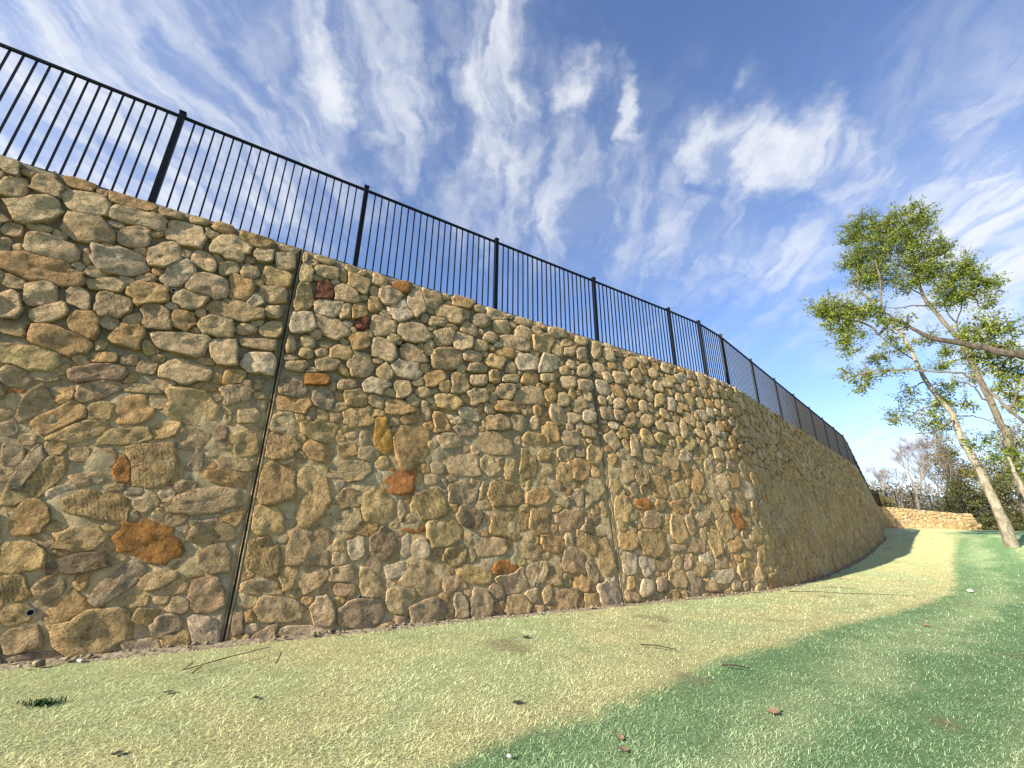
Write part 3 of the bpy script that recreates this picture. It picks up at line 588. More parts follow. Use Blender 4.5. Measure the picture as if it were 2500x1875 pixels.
# ------------------------------------------------------------------ grass blades
NB = 600000
rr = np.exp(rng.uniform(math.log(1.5), math.log(34), NB)); az = rng.uniform(R(-80), R(66), NB)
bx, by = rr*np.sin(az), rr*np.cos(az)
wd = np.interp(bx*.85+by*.527, SS, SS*0)        # placeholder for shape
bp = np.stack([bx, by], -1)
sA = np.arange(-8, 60, .5); pb = wall_pt(sA, base_z(sA), 0)[:, :2]; hb = np.interp(sA, SS, HD)
inside = np.zeros(NB, bool); dwall = np.full(NB, 1e9)
for (qx, qy), h_ in zip(pb, hb):
    dx, dy = bx-qx, by-qy; al = dx*math.cos(h_)+dy*math.sin(h_); fr_ = dx*math.sin(h_)-dy*math.cos(h_)
    m = np.abs(al) <= .4; dwall = np.where(m, np.minimum(dwall, fr_), dwall)
ok = (dwall > .07+.12*fbm(bx*3, by*3, 0, 3, 90)) & ~((dwall > 1e8) & (by > .62*bx+7.2))
thin = fbm(bx*1.7+9, by*1.7, 0, 3, 31) > .46
ok &= ~(thin & (rng.random(NB) < .6))
bx, by, rr = bx[ok], by[ok], rr[ok]; NB = len(bx)
lod = np.maximum(1, rr/4.8)
ln = rng.uniform(.020, .046, NB)*np.interp(rr, [1.5, 6, 34], [1, 1.15, 2.3]); wdt = rng.uniform(.0016, .0032, NB)*lod
dz, al_ = zone(bx, by)
lean = np.clip(rng.normal(79, 9, NB), 25, 89.5)*math.pi/180; ga = rng.uniform(0, 2*math.pi, NB)
cl = fbm(bx*4, by*4, 0, 3, 91)*3; ga = np.where(rng.random(NB) < .3, cl+rng.normal(0, .5, NB), ga)
bz = ground(bx, by)+.012*fbm(bx*2.2, by*2.2, 0, 3, 5)-.004
dirx, diry = np.cos(ga), np.sin(ga); px_, py_ = -diry, dirx
def P_(f, up, w): return np.stack([bx+dirx*ln*f*np.sin(lean)+px_*wdt*w, by+diry*ln*f*np.sin(lean)+py_*wdt*w, bz+up*ln*np.cos(lean)+.006*f], -1)
V = np.stack([P_(0, 0, -.5), P_(0, 0, .5), P_(.55, .85, .42), P_(.55, .85, -.42), P_(1.0, .80, 0)+np.stack([px_, py_, 0*px_], -1)*(ln*rng.uniform(-.35, .35, NB))[:, None]], 1)
b5 = np.arange(NB)[:, None]*5
q = np.concatenate([b5+np.array([0, 1, 2, 3]), b5+np.array([3, 2, 4])], 1).ravel(); sz = np.tile([4, 3], NB)
o = bigmesh('grass', V.reshape(-1, 3), q, sz, M_GRASS)
ct = lawn_tint(bx, by, .075); dd_, _ = zone(bx, by)
straw = np.where(dd_ < 0, .25, .18)+.24*sstep(.5, 3, dd_); k = (rng.random(NB) < straw)[:, None]
ct = np.where(k, ct*.4+np.array([.58, .59, .34])*.6, ct)*rng.normal(1.05, .30, (NB, 1)).clip(.35, 1.8)
color_attr(o.data, 'tint', np.repeat(np.c_[ct, np.ones(NB)], 5, 0)); o['kind'] = 'stuff'
# a dark tuft, bare patches come from the thatch
def tuft(name, x, y, r, n, col, h, label, cat):
    vs_, fs, cc = [], [], []
    for i in range(n):
        a = random.uniform(0, 6.28); d = r*abs(random.gauss(0, .5)); cx, cy = x+1.7*d*math.cos(a), y+d*math.sin(a); a2 = random.uniform(0, 6.28); l = h*random.uniform(.5, 1.1)
        w = .003; dx, dy = math.cos(a2), math.sin(a2); zb_ = gz(cx, cy)-.005; k = len(vs_)
        vs_ += [(cx-dy*w, cy+dx*w, zb_), (cx+dy*w, cy-dx*w, zb_), (cx+dx*l*.4+dy*w, cy+dy*l*.4-dx*w, zb_+l*.7), (cx+dx*l*.4-dy*w, cy+dy*l*.4+dx*w, zb_+l*.7), (cx+dx*l, cy+dy*l, zb_+l*.75)]
        fs += [(k, k+1, k+2, k+3), (k+3, k+2, k+4)]; c = random.uniform(.6, 1.3); cc += [(col[0]*c, col[1]*c, col[2]*c, 1)]*5
    o = meshobj(name, vs_, fs, M_GRASS); color_attr(o.data, 'tint', cc); return tag(o, label, cat)
tuft('grass_tuft', -2.85, 3.16, .075, 150, (.035, .075, .028), .045, 'dark green grass tuft in the pale strip below the wall', 'grass tuft')

# ------------------------------------------------------------------ small things lying on the lawn
def dead_leaf(x, y, size, rot, mat, label, curl=.35, group=None, lobes=5):
    vs_, fs = [], []; n = 26; z0 = gz(x, y)+.010
    def pt(u, v): return (x+u*math.cos(rot)-v*math.sin(rot), y+u*math.sin(rot)+v*math.cos(rot), z0+curl*(u*u+v*v)/size*1.2+.25*curl*u)
    rad = [size*(.62+.38*abs(math.cos(lobes*.5*t)))*(1.0 if math.cos(t) > -.6 else .75) for t in [2*math.pi*i/n for i in range(n)]]
    vs_.append(pt(0, 0))
    for ring in (.5, 1.0):
        for i in range(n): t = 2*math.pi*i/n; vs_.append(pt(rad[i]*ring*math.cos(t), rad[i]*ring*.72*math.sin(t)))
    for i in range(n):
        j = (i+1) % n; fs.append((0, 1+i, 1+j)); fs.append((1+i, 1+n+i, 1+n+j, 1+j))
    t = tag(meshobj('fallen_leaf', vs_, fs, mat, smooth=True), label, 'leaf', group)
    sv_ = [pt(-rad[n//2]*k, .0) for k in (.8, 1.3, 1.8)]; w = .002
    s_v = [(a+dx, b+dy, c+.002) for a, b, c in sv_ for dx, dy in ((w, 0), (0, w), (-w, -w))]
    s_f = [(k*3+i, k*3+(i+1) % 3, k*3+3+(i+1) % 3, k*3+3+i) for k in range(2) for i in range(3)]
    meshobj('stalk', s_v, s_f, mat, t); return t
dead_leaf(1.80, 3.54, .060, .5, M_DRY, 'largest brown leaf lying on the dark green lawn', .3)
dead_leaf(.65, 3.07, .035, 1.9, M_DRY, 'brown leaf near the front edge of the green lawn', .5)
dead_leaf(.64, 2.94, .038, 2.9, M_DRY, 'flat brown leaf just in front of another brown leaf', .3)
dead_leaf(5.54, 6.50, .055, 1.1, M_DRY, 'reddish leaf far back on the dark green lawn', .4)
dead_leaf(.05, 3.46, .040, .2, M_DARK, 'black star shaped leaf near the edge of the green lawn', .22, lobes=7)
dead_leaf(.16, 5.08, .050, .9, M_DARK, 'dark curled leaf on pale grass nearest the middle of the wall', .22)
dead_leaf(-1.94, 2.64, .032, .9, M_DARK, 'black leaf on pale grass nearest the front left corner', .22)
dead_leaf(-2.25, 3.38, .035, .4, M_DARK, 'small black leaf right beside the bent twig', .22)
dead_leaf(-1.64, 3.34, .028, 2.4, M_DARK, 'small black leaf on pale grass between twig and green lawn', .22)
def tube(path, radii, sides=6, v0=0):
    path = [Vector(p) for p in path]; vs_, fs = [], []; ref = Vector((.31, .52, .79))
    for i, p in enumerate(path):
        d = (path[min(i+1, len(path)-1)]-path[max(i-1, 0)]).normalized(); a = d.cross(ref)
        if a.length < .1: a = d.cross(Vector((1, 0, 0)))
        a.normalize(); b = d.cross(a)
        for k in range(sides):
            t = 2*math.pi*k/sides; vs_.append(tuple(p+(a*math.cos(t)+b*math.sin(t))*radii[i]))
    for i in range(len(path)-1):
        for k in range(sides): k2 = (k+1) % sides; fs.append((v0+i*sides+k, v0+i*sides+k2, v0+i*sides+sides+k2, v0+i*sides+sides+k))
    return vs_, fs
def twig_obj(pts, r, label, mat=None):
    pth = [(x, y, gz(x, y)+h) for x, y, h in pts]; v, f = tube(pth, [r*(1-.5*i/len(pth)) for i in range(len(pth))], 5)
    return tag(meshobj('fallen_twig', v, f, mat or M_TWIG, smooth=True), label, 'twig')
twig_obj([(-2.47, 3.92, .03), (-2.42, 3.74, .03), (-2.22, 4.00, .06), (-2.10, 4.35, .05), (-1.93, 4.02, .03)], .0045, 'long bent twig on the pale grass close to the wall')
twig_obj([(1.30, 4.94, .03), (1.45, 4.90, .04), (1.62, 4.82, .03)], .007, 'straight twig in the middle of the pale strip')
twig_obj([(1.86, 4.40, .03), (1.97, 4.36, .045), (2.08, 4.36, .03)], .007, 'short dark twig at the edge of the dyed green lawn')
twig_obj([(5.4, 9.25, .012), (5.9, 9.22, .02), (6.3, 9.05, .012), (6.9, 9.0, .016), (7.5, 8.85, .01)], .006, 'long thin twig lying on pale grass near the bend of the wall')
def chip(x, y, r, label, mat=M_CHIP):
    v = iv*r*np.random.uniform(.7, 1.2, (len(iv), 1))*np.array([1.2, 1, .7])+np.array([x, y, gz(x, y)+r*.55+.012])
    return tag(meshobj('stone_chip', v, [tuple(map(int, f)) for f in ifc], mat), label, 'stone')
chip(0.0, 2.79, .013, 'white stone chip at the front edge of the green lawn')
chip(9.02, 9.35, .045, 'white scrap lying far back on the dark green lawn')
chip(-3.40, 3.97, .018, 'pale stone chip at the foot of the wall, far left')
# corrugated drain hose at the foot of the second joint
dh = thing('drain_hose', 'black corrugated drain hose end at the foot of the wall', 'drain hose', (2.15, 8.26, gz(2.15, 8.26)))
pth, rad_ = [], []
for i in range(26): pth.append((-.20+.018*i*.5, .34-.026*i*.62, .045+.004*math.sin(i*.2))); rad_.append(.062 if i % 2 else .052)
v, f = tube(pth, rad_, 14); meshobj('hose', v, f, M_BLACK, dh)
v, f = tube([pth[-1], tuple(Vector(pth[-1])-Vector((.009*6, -.016*6, 0)))], [.048, .048], 14); meshobj('hose_bore', v, f+[tuple(range(14, 28))], M_FILL, dh)

# ------------------------------------------------------------------ trees
TREES={'A_trunk':[(19.85,18.3,0.43),(19.92,18.43,1.38),(19.96,18.58,2.52),(19.98,18.76,3.59),(19.98,18.96,4.26),(20.08,19.05,5.45),(20.09,19.24,5.88),(19.94,19.6,7.25),(19.95,19.78,8.4),(19.93,19.99,9.71),(19.89,20.22,10.5),(19.82,20.48,11.16)],
'A_limbs':[[(19.86,19.74,7.23),(19.66,19.94,7.12),(19.42,20.18,7.02),(19.16,20.42,6.92)],[(19.66,19.23,5.98),(19.39,19.5,5.89),(19.19,19.7,5.83),(18.97,19.91,5.58),(18.72,20.14,5.6),(18.41,20.43,5.46)],[(19.8,18.8,5.12),(19.5,19.11,4.84),(19.2,19.41,4.69),(18.81,19.79,4.7)],[(20.41,19.17,5.4),(20.66,18.89,5.34),(20.91,18.62,5.17),(21.12,18.39,4.84)],[(20.24,20.07,8.53),(19.93,20.37,9.14),(19.52,20.76,10.08),(19.25,21.01,10.99),(18.84,21.38,11.45)],[(20.24,19.35,5.94),(20.43,19.14,5.92),(20.66,18.9,5.89),(20.95,18.58,5.72)]],
'A_blobs':[(19.04,20.53,9.04,0.63,0.56),(18.2,21.28,9.53,0.56,0.59),(19.7,19.9,9.18,0.49,0.47),(19.5,20.09,9.76,0.45,0.4),(18.62,20.91,10.4,0.43,0.42),(19.55,20.04,6.56,0.57,0.52),(19.14,20.44,5.7,0.63,0.44),(19.88,19.72,5.58,0.64,0.57),(18.76,20.79,5.64,0.33,0.3),(20.31,19.28,6.04,0.43,0.42),(20.6,18.96,5.8,0.55,0.35),(19.61,19.98,5.08,0.55,0.36),(20.24,19.35,6.28,0.34,0.43),(18.81,20.74,8.71,0.46,0.32),(19.95,19.65,4.93,0.48,0.42)],
'B_trunk':[(22.57,19.76,0.14),(22.7,19.74,1.39),(22.78,19.78,1.9),(22.84,19.84,2.49),(22.97,19.81,3.67),(23.06,19.84,4.29),(23.18,19.82,4.97),(23.17,19.96,5.13),(23.21,20.04,6.39),(23.23,20.15,7.32),(23.25,20.26,8.28),(23.28,20.35,9.12),(23.24,20.51,9.98),(23.13,20.76,11.02),(23.03,21.0,12.04),(22.98,21.18,12.9),(23.05,21.23,14.44),(23.24,21.14,16.19),(23.4,21.09,17.42)],
'B_limbs':[[(23.26,20.5,9.87),(23.39,20.35,10.9),(23.58,20.13,11.55),(23.69,19.99,12.1),(23.74,19.93,12.74),(23.95,19.69,13.78)],[(23.52,20.49,10.88),(23.4,20.64,11.32),(23.38,20.66,11.91),(23.41,20.62,12.35),(23.45,20.58,13.07)],[(22.75,21.06,12.98),(22.54,21.29,13.4),(22.3,21.54,13.85),(21.88,21.96,14.51),(21.38,22.45,15.13)],[(22.52,20.87,12.12),(22.17,21.24,12.32),(21.74,21.67,12.43),(21.49,21.92,12.61)],[(23.17,21.34,14.51),(22.73,21.81,15.44),(22.31,22.24,16.16),(21.73,22.81,16.78)],[(23.3,21.2,16.04),(22.99,21.54,17.13),(22.62,21.93,17.87),(22.0,22.54,18.59)],[(23.74,19.93,12.48),(23.98,19.65,11.96),(23.99,19.64,11.34),(24.15,19.43,11.14)],[(23.14,21.37,14.34),(23.62,20.84,14.97),(24.02,20.38,15.43)],[(22.94,20.1,8.82),(23.13,19.88,8.78),(23.34,19.64,8.86),(23.52,19.42,8.81)],[(22.94,20.1,6.41),(22.86,20.19,7.1),(22.71,20.36,7.43),(22.54,20.55,7.64)]],
'B_blobs':[(21.56,22.28,18.37,0.82,1.04),(21.14,22.67,17.78,0.68,0.52),(22.31,21.52,17.97,0.78,0.9),(23.16,20.61,17.44,1.11,1.05),(22.4,21.43,16.62,1.34,1.16),(23.13,20.64,15.82,1.06,1.11),(23.64,20.06,15.19,0.54,0.71),(21.38,22.44,16.51,0.94,0.9),(20.85,22.94,16.21,0.59,0.51),(21.91,21.93,15.31,1.21,0.77),(22.91,20.89,14.4,1.04,1.0),(21.54,22.29,14.52,1.34,0.48),(23.28,20.47,14.13,0.71,0.71),(21.18,22.64,15.16,0.64,0.69),(22.36,21.47,13.7,0.82,0.36),(23.51,20.21,17.52,0.39,0.56),(23.98,19.65,13.76,0.72,0.68),(23.6,20.1,12.95,0.89,0.85),(24.13,19.46,12.91,0.69,0.83),(24.35,19.19,12.38,0.57,0.48),(23.37,20.37,12.2,0.73,0.68),(24.16,19.43,11.57,0.51,0.48),(23.73,19.95,12.13,0.54,0.66),(23.33,20.41,7.89,0.3,0.54),(23.34,20.4,9.02,0.31,0.47),(22.69,21.13,8.65,0.54,0.4),(22.93,20.86,9.47,0.65,0.33),(22.48,21.34,10.38,0.69,0.34),(22.62,21.2,7.52,0.69,0.32)],
'C_trunk':[(17.39,13.48,-0.06),(17.63,13.44,0.86),(17.77,13.52,2.08),(17.76,13.81,3.04)],
'C_limbs':[[(17.76,13.81,3.04),(17.39,14.27,3.85),(17.22,14.48,4.46),(17.1,14.62,4.95),(16.97,14.78,5.43),(16.8,14.97,5.77),(16.63,15.15,5.98),(16.25,15.56,6.15),(15.82,16.0,6.42),(15.17,16.61,6.64),(14.96,16.81,6.66),(14.8,16.95,7.05)],[(17.5,13.34,0.85),(17.76,13.26,3.71),(17.86,13.41,5.45),(17.75,13.82,6.08),(17.6,14.29,6.42),(17.5,14.67,6.79),(17.3,15.16,7.16),(17.07,15.66,7.54),(16.94,16.04,7.91),(16.85,16.38,8.4),(16.62,16.85,9.17),(16.6,17.11,9.53),(16.13,17.77,9.98)],[(16.59,17.34,9.67),(16.69,17.25,10.3),(16.82,17.12,11.15),(16.85,17.09,12.09),(16.75,17.19,12.48)],[(16.52,17.41,10.24),(16.3,17.62,10.83),(16.24,17.67,11.26),(16.34,17.58,11.77),(16.28,17.64,12.05)],[(16.96,16.98,9.04),(16.59,17.34,9.45),(16.1,17.79,9.84),(15.56,18.28,10.1),(15.21,18.56,10.49)],[(16.42,17.51,8.57),(16.24,17.67,9.17),(15.87,18.0,9.64),(15.41,18.4,9.69)],[(14.95,16.81,6.63),(14.69,17.04,6.61),(14.42,17.28,6.56)],[(18.24,14.82,6.8),(18.32,14.72,6.86),(18.44,14.57,6.86),(18.6,14.37,6.7)],[(17.28,14.41,4.38),(17.4,14.27,4.65),(17.49,14.15,4.93)]],
'C_blobs':[(14.99,18.23,10.54,0.63,0.54),(15.45,17.84,10.09,0.65,0.6),(16.03,17.32,9.88,0.67,0.5),(14.99,18.23,9.91,0.56,0.68),(15.48,17.82,9.46,0.69,0.66),(15.2,18.05,8.75,0.59,0.58),(16.58,16.79,8.72,0.61,0.27),(16.31,17.05,9.29,0.45,0.42),(14.74,18.43,10.41,0.35,0.39),(15.07,18.16,6.83,0.36,0.35),(15.54,17.76,6.75,0.49,0.34),(15.32,17.96,6.34,0.35,0.27),(16.0,17.35,6.81,0.48,0.17),(16.43,16.94,6.69,0.36,0.13),(18.28,14.93,7.79,0.53,0.48),(18.57,14.57,7.48,0.4,0.41),(18.04,15.21,7.42,0.58,0.36),(17.82,15.47,7.73,0.32,0.37),(18.37,14.82,7.11,0.47,0.29),(18.29,14.92,5.14,0.31,0.55),(18.09,15.15,5.39,0.29,0.34),(18.33,14.86,5.99,0.42,0.34),(18.1,15.14,6.22,0.37,0.29),(18.52,14.62,6.6,0.32,0.34),(18.43,14.75,5.71,0.28,0.33),(18.07,15.18,6.78,0.38,0.29),(18.33,14.87,6.41,0.39,0.29),(18.25,14.97,4.6,0.24,0.44),(17.89,15.39,6.5,0.31,0.29)],
'E_trunk':[(18.91,16.35,0.07),(19.06,16.43,1.02),(19.16,16.57,1.59),(19.27,16.71,2.1),(19.37,16.84,2.57),(19.5,16.94,3.01),(19.6,17.08,3.28)],
'E_limbs':[[(19.63,17.05,2.6),(19.48,17.22,2.99),(19.32,17.4,3.34),(19.15,17.58,3.66)],[(19.63,17.05,3.03),(19.76,16.9,3.16),(19.88,16.76,3.23)]],
'E_blobs':[(19.04,17.71,3.92,0.27,0.23),(19.33,17.38,3.85,0.32,0.26),(19.15,17.58,3.66,0.37,0.16),(19.68,16.99,3.33,0.37,0.25),(19.36,17.35,3.14,0.32,0.22),(19.69,16.98,2.99,0.3,0.25),(19.56,17.13,2.61,0.28,0.28),(19.67,17.0,2.47,0.24,0.28)]}

class Nodes:                             # points of the skeleton that twigs can grow from
    def __init__(s): s.p = []
    def add(s, q): s.p.append(np.array(q, float))
    def near(s, q):
        a = np.array(s.p); return a[np.argmin(((a-q)**2).sum(1))]
def wobble(pts, per=4, amp=.04):
    pts = [Vector(p) for p in pts]; out = []
    for i in range(len(pts)-1):
        p0, p1, p2, p3 = pts[max(i-1, 0)], pts[i], pts[i+1], pts[min(i+2, len(pts)-1)]
        for k in range(per):
            t = k/per; q = .5*((2*p1)+(p2-p0)*t+(2*p0-5*p1+4*p2-p3)*t*t+(3*p1-p0-3*p2+p3)*t**3)
            out.append(q+Vector((random.gauss(0, amp), random.gauss(0, amp), random.gauss(0, amp))) if i+k > 0 else q)
    out.append(pts[-1]); return out
def leaf_mesh(cent, col, size, per, spread, parent, name='crown', kind=None, flat=.6, sprays=None):
    cent = np.array(cent); n = len(cent)*per
    p = np.repeat(cent, per, 0)+rng.normal(0, 1, (n, 3))*np.array([spread, spread, spread*flat])
    if sprays is not None: p = np.repeat(cent, per, 0)+np.repeat(np.array(sprays), per, 0)*rng.uniform(-.75, .75, (n, 1))+rng.normal(0, spread, (n, 3))
    a = rng.normal(0, 1, (n, 3)); a /= np.linalg.norm(a, axis=1)[:, None]
    b = np.cross(a, rng.normal(0, 1, (n, 3))); b /= np.linalg.norm(b, axis=1)[:, None]
    s = size*rng.uniform(.6, 1.25, (n, 1))
    V = np.stack([p-a*s*.5, p+b*s*.28, p+a*s*.5, p-b*s*.28], 1)
    o = bigmesh(name, V.reshape(-1, 3), np.arange(n*4), np.full(n, 4), M_LEAF, parent)
    col = np.array(col)
    if col.ndim == 1: col = col[None]
    ci = np.repeat(rng.integers(0, len(col), len(cent)), per); cj = rng.integers(0, len(col), n); c = np.where((rng.random(n) < .6)[:, None], col[ci], col[cj])*np.repeat(rng.normal(1, .14, (len(cent), 1)), per, 0).clip(.6, 1.4)*rng.normal(1, .2, (n, 1)).clip(.5, 1.6)
    color_attr(o.data, 'tint', np.repeat(np.c_[c, np.ones(n)], 4, 0))
    if kind: o['kind'] = kind
    return o
def tree(key, label, r0, r1, bark, limb_bark, leafcol, lr=(.10, .03), dens=1.0, per=30, size=.11, group=None, trunk_bottom=None, name='leafy_tree', ldens=None):
    tr, lb, bl = TREES[key+'_trunk'], TREES[key+'_limbs'], TREES[key+'_blobs']
    base = Vector((tr[0][0], tr[0][1], gz(tr[0][0], tr[0][1])))
    root = thing(name, label, 'tree', tuple(base), group)
    loc = lambda P_: [tuple(Vector(p)-base) for p in P_]
    pth = wobble(tr, 4, .010); pth[0] = Vector((pth[0].x, pth[0].y, base.z-.5)); n = len(pth)
    rd = [(r0+(r1-r0)*(i/(n-1))**.8)*(1+.18*max(0, 1-i/4.)) for i in range(n)]
    v, f = tube(loc(pth), rd, 12); meshobj('trunk', v, f, bark, root, smooth=True)
    nodes = Nodes()
    for p in pth[n//4:]: nodes.add(p)
    for l in lb:
        w = wobble(l, 4, .014); st = Vector(tuple(nodes.near(np.array(w[0])))); 
        if (st-w[0]).length < 1.6: w[0] = st
        for p in w: nodes.add(p)
        big = (Vector(l[0])-Vector(l[-1])).length > 6
        ra = lr[0]*(1.75 if big else .62); v, f = tube(loc(w), [ra+(lr[1]-ra)*(i/(len(w)-1))**(1.35 if big else .8) for i in range(len(w))], 8); meshobj('limb', v, f, M_BARK_D if key == 'C' and l is lb[1] else limb_bark, root, smooth=True)
    cents, dirs = [], {}
    for (x, y, z, rx, rz) in bl:
        m = max(4, int(rx*rz*66*dens))
        for _ in range(m):
            d = np.array([random.gauss(0, 1) for _ in range(3)]); d /= np.linalg.norm(d); k = random.random()**.42
            cents.append((x+d[0]*rx*k, y+d[1]*rx*k, z+d[2]*rz*k+.12*rz)); dirs[cents[-1]] = np.array([d[0], d[1], d[2]*.6+.35])*random.uniform(.25, .6)+np.array([random.gauss(0, .13) for _ in range(3)])
    arr = np.array(nodes.p); cents.sort(key=lambda c: ((arr-np.array(c))**2).sum(1).min())
    tv, tf = [], []
    for c0 in cents:
        c = np.array(c0); st = nodes.near(c); d = c-st; L_ = np.linalg.norm(d)
        if L_ > 3.2: st = c-d/L_*1.1
        pts = [st+d*t+np.array([random.gauss(0, .05) for _ in range(3)])*(0 if t in (0, 1) else 1)*min(1, L_)+np.array([0, 0, .12*L_*math.sin(3.14*t)]) for t in (0, .33, .66, 1.0)] if L_ <= 3.2 else [st, (st+c)/2, c]
        for p in pts[1:]: nodes.add(p)
        ra = .010+.012*min(L_, 1.5); v, f = tube([tuple(p-np.array(base)) for p in pts], np.linspace(ra, .006, len(pts)), 3, len(tv)); tv += v; tf += f
        for _ in range(2):
            e = c+dirs[c0]*random.uniform(.5, .8)+np.array([random.gauss(0, .08) for _ in range(3)]); v, f = tube([tuple(pts[-2]-np.array(base)), tuple((pts[-2]+e)/2+np.array([0, 0, .05])-np.array(base)), tuple(e-np.array(base))], [.008, .007, .004], 3, len(tv)); tv += v; tf += f
    meshobj('twigs', tv, tf, M_BARK_D, root, smooth=True)['kind'] = 'stuff'
    leaf_mesh(np.array(cents)-np.array(base), leafcol, size, per, .085, root, sprays=[dirs[c] for c in cents])
    return root
GREEN = [(.19, .235, .03), (.25, .29, .04), (.12, .165, .03), (.30, .315, .055)]
tree('A', 'leaning pale barked tree standing at the edge of the lawn', .185, .055, M_BARK_P, M_BARK_M, GREEN, (.055, .018), .8, group=None)
tree('B', 'tallest tree, with dark trunk and dense round green crown', .22, .055, M_BARK_M, M_BARK_D, [(.165, .215, .028), (.21, .255, .036), (.10, .145, .025), (.26, .285, .045)], (.065, .02), 1.4)
tree('C', 'spreading tree reaching two long crooked limbs over the lawn', .34, .22, M_BARK_M, M_BARK_M, GREEN, (.092, .022), 1.3)
tree('E', 'slender small tree with low bright green sprays', .12, .04, M_BARK_P, M_BARK_D, [(.14, .20, .02), (.18, .23, .03), (.09, .13, .02)], (.05, .015), 1.0)

def bare_tree(base, top, spread, label, seed, r0=.22, bud=None, fork=.3, lev=6, col=None, group='bare winter trees'):
    rs = random.Random(seed); base = Vector(base); top = Vector(top); Hh = top.z-base.z
    root = thing('bare_tree', label, 'tree', tuple(base), group)
    tv, tf, sv_, sf, buds = [], [], [], [], []
    def grow(p, d, l, r, k):
        n = 3; pts = [p]; dd = d.copy()
        for i in range(n):
            dd = (dd+Vector((rs.gauss(0, .10), rs.gauss(0, .10), rs.gauss(0, .06)+.09))).normalized(); pts.append(pts[-1]+dd*l/n)
        big = k < 2
        v, f = tube([tuple(q) for q in pts], [max(.009, r*(1-.42*i/n)) for i in range(n+1)], 6 if big else 3, len(tv) if big else len(sv_))
        if big: tv.extend(v); tf.extend(f)
        else: sv_.extend(v); sf.extend(f)
        if k >= lev-2: buds.extend([tuple(q) for q in pts[1:]])
        if k == lev: return
        for i in range(rs.choice((2, 2, 3)) if k else 4):
            a = rs.uniform(0, 6.28); w = rs.uniform(.28, .8)*spread; side = Vector((math.cos(a), math.sin(a), 0))
            nd_ = (dd*1.0+side*w+Vector((0, 0, .12))).normalized(); st = pts[rs.choice((2, 3, 3))]
            grow(st, nd_, l*rs.uniform(.6, .85), r*.55, k+1)
    d0 = (top-base).normalized(); grow(Vector((0, 0, -.3)), d0, Hh*fork, r0*.68, 0)
    # scale so that the crown ends at the wanted height
    mz = max(v[2] for v in sv_); k = Hh/mz
    for vs_ in (tv, sv_): vs_[:] = [(a*k, b*k, c*k) for a, b, c in vs_]
    meshobj('trunk', tv, tf, M_BARK_B, root, smooth=True); meshobj('twigs', sv_, sf, M_BARK_B, root)['kind'] = 'stuff'
    if bud: leaf_mesh(np.array(buds)*k, bud, .10, 3, .14, root, 'buds', 'stuff')
    return root
bare_tree((48.4, 53.3, 3.0), (48.7, 52.9, 12.6), .85, 'bare tree with reddish buds behind the far end of the wall', 3, .26, [(.22, .145, .12), (.20, .14, .11), (.26, .19, .15)], .30)
bare_tree((51.3, 61.4, 3.2), (52.0, 60.8, 10.8), 1.25, 'wide grey bare tree showing left of the reddish budded tree', 5, .22, None, .22)
bare_tree((56.3, 70.2, 3.4), (56.8, 69.8, 11.8), 1.1, 'farthest grey bare tree just clear of the tall wall end', 8, .2, None, .25)
bare_tree((52.1, 52.5, 3.0), (51.2, 53.2, 10.4), 1.0, 'bare tree with leaning dark stem right of the reddish budded tree', 11, .2, None, .33)
bare_tree((55.5, 57.5, 3.0), (55.2, 57.6, 12.2), 1.0, 'bare purplish tree in front of the olive leafed tree', 14, .2, [(.17, .11, .10), (.2, .14, .12)], .28)
bare_tree((53.0, 60.5, 3.0), (53.2, 60.2, 9.8), 1.2, 'low bare tree standing between the budded tree and olive tree', 17, .17, None, .22)
bare_tree((44.2, 46.9, 2.5), (43.6, 47.3, 6.4), 1.2, 'small bare sapling rising right behind the far fence', 19, .09, None, .25)

def bushy(name, base, Hh, rad, n, cols, label, seed, size=.3, per=20, cat='tree', lean=(0, 0), low=.12, trunk_r=.16, spread=.34, group=None, bark=None):
    rs = random.Random(seed); root = thing(name, label, cat, base, group)
    tv, tf, cents = [], [], []; topv = Vector((lean[0], lean[1], Hh*.93))
    v, f = tube([(0, 0, -.3), tuple(topv*.35+Vector((.1, .05, 0))), tuple(topv*.7), tuple(topv)], [trunk_r, trunk_r*.75, trunk_r*.45, .03], 8); meshobj('trunk', v, f, bark or M_BARK_D, root, smooth=True)
    lobes = [(rs.uniform(0, 6.28), rs.uniform(.1, .75), rs.uniform(low, .92), rs.uniform(.25, .48)) for _ in range(15)]
    for _ in range(n):
        a, d, h, s = rs.choice(lobes); g = np.array([rs.gauss(0, 1) for _ in range(3)]); g /= np.linalg.norm(g)+1e-6; k = rs.random()**.4
        w = 1.1-.55*h
        cents.append((lean[0]*h+rad*w*d*math.cos(a)+g[0]*k*s*rad, lean[1]*h+rad*w*d*math.sin(a)+g[1]*k*s*rad, max(.1, Hh*h+g[2]*k*s*min(rad, Hh*.35))))
    for c in cents[::3]:
        st = topv*min(.95, max(.05, c[2]/Hh*.8)); m = (Vector(c)+st)/2+Vector((0, 0, .15)); v, f = tube([tuple(st), tuple(m), c], [.03, .02, .008], 3, len(tv)); tv += v; tf += f
    meshobj('limbs', tv, tf, bark or M_BARK_B, root); leaf_mesh(cents, cols, size, per, spread, root, flat=.7)
    return root
CEDAR = [(.09, .10, .03), (.125, .128, .04), (.065, .074, .026), (.155, .145, .055)]
SPRING = [(.20, .21, .045), (.15, .165, .04), (.25, .245, .06), (.11, .12, .035)]
OLIVE = [(.25, .215, .06), (.20, .19, .06), (.30, .235, .085), (.15, .15, .05)]
bushy('olive_tree', (57.7, 57.6, .9), 13.8, 4.4, 420, OLIVE, 'tall olive and ochre leafed tree behind the pale leaning trunk', 31, .26, 16, low=.35, trunk_r=.2, spread=.42)
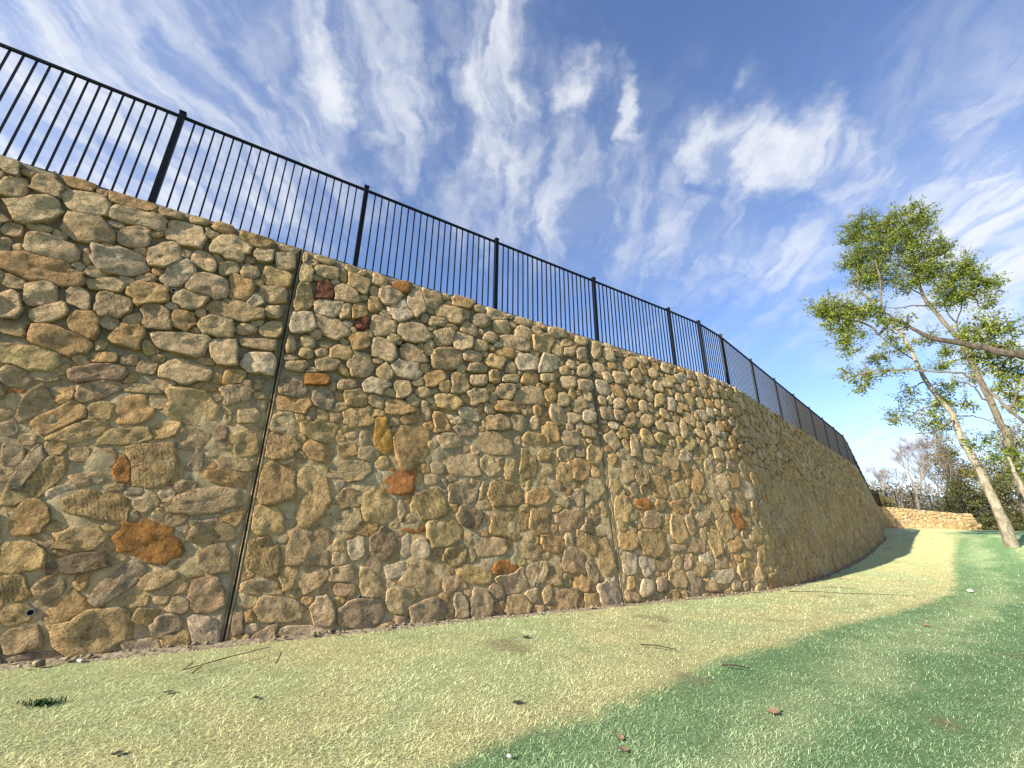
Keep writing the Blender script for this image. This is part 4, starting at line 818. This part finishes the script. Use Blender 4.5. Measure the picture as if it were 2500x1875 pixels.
bushy('olive_tree', (58.5, 43.5, .7), 15.5, 4.4, 700, SPRING, 'tall yellow green tree filling the sky between the leaning trunk and the dark trunk', 33, .26, 18, low=.3, trunk_r=.2, spread=.42)
bushy('olive_tree', (62.0, 37.5, .6), 17.0, 5.0, 760, SPRING, 'tallest yellow green tree at the right edge behind the small tree', 34, .26, 18, low=.3, trunk_r=.2, spread=.42)
bushy('olive_tree', (60.5, 52.0, .9), 13.6, 5.0, 460, OLIVE, 'olive leafed tree between the two big trunks', 32, .26, 16, low=.35, trunk_r=.2, spread=.42)
EV = [((46.9, 46.4, .8), 5.2, 2.1, 'evergreen bush right beside the far end of the wall'), ((50.3, 46.2, .8), 6.6, 2.6, 'evergreen just left of the leaning pale trunk'), ((51.5, 42.5, .8), 6.0, 2.7, 'evergreen directly behind the leaning pale trunk'),
      ((49.2, 38.5, .7), 7.2, 2.6, 'evergreen right of the leaning pale trunk'), ((52.5, 36.0, .7), 7.6, 3.0, 'evergreen behind the low bright green sprays'), ((57.5, 47.0, .8), 7.8, 3.0, 'taller evergreen set back behind the leaning trunk'),
      ((51.0, 51.8, .9), 4.6, 2.0, 'low dark evergreen seen through the far fence'), ((58, 41, .8), 8.4, 3.2, 'evergreen set back at the right end of the lawn'), ((52.5, 30.0, .5), 7.4, 3.0, 'evergreen at the far right end of the row'),
      ((46.0, 56.0, 3.0), 2.6, 2.2, 'low brown green thicket behind the far fence')]
EV += [((63, 45.5, .8), 12.5, 4.6, 'tall evergreen closing the gap between the two big trunks'), ((60, 36.5, .6), 12.0, 4.8, 'tallest evergreen at the right end, behind the small tree')]
for i, (b, h, r, lb) in enumerate(EV):
    bushy('evergreen_tree', b, h, r, int(125*r), CEDAR if i != 9 else OLIVE, 'dark '+lb if 'dark' not in lb and i != 9 else lb, 40+i, .21, 26, low=.04, trunk_r=.13, spread=.30, group='evergreens along the wood edge')
# brown wood floor and the thicket far behind, which reads as one mass
cents = []
for _ in range(5200):
    a = R(random.uniform(24, 58)); r_ = random.uniform(84, 125); h = random.random()**1.4*5.6
    cents.append((r_*math.cos(a), r_*math.sin(a), .8+h+(2.2 if r_*math.sin(a) > r_*math.cos(a)*1.08 else 0)))
leaf_mesh(cents, [(.20, .165, .10), (.15, .14, .08), (.25, .20, .14), (.12, .13, .06), (.28, .23, .17)], .42, 13, .6, None, 'far_thicket', 'stuff')
# bare tip of a branch that reaches in at the right edge
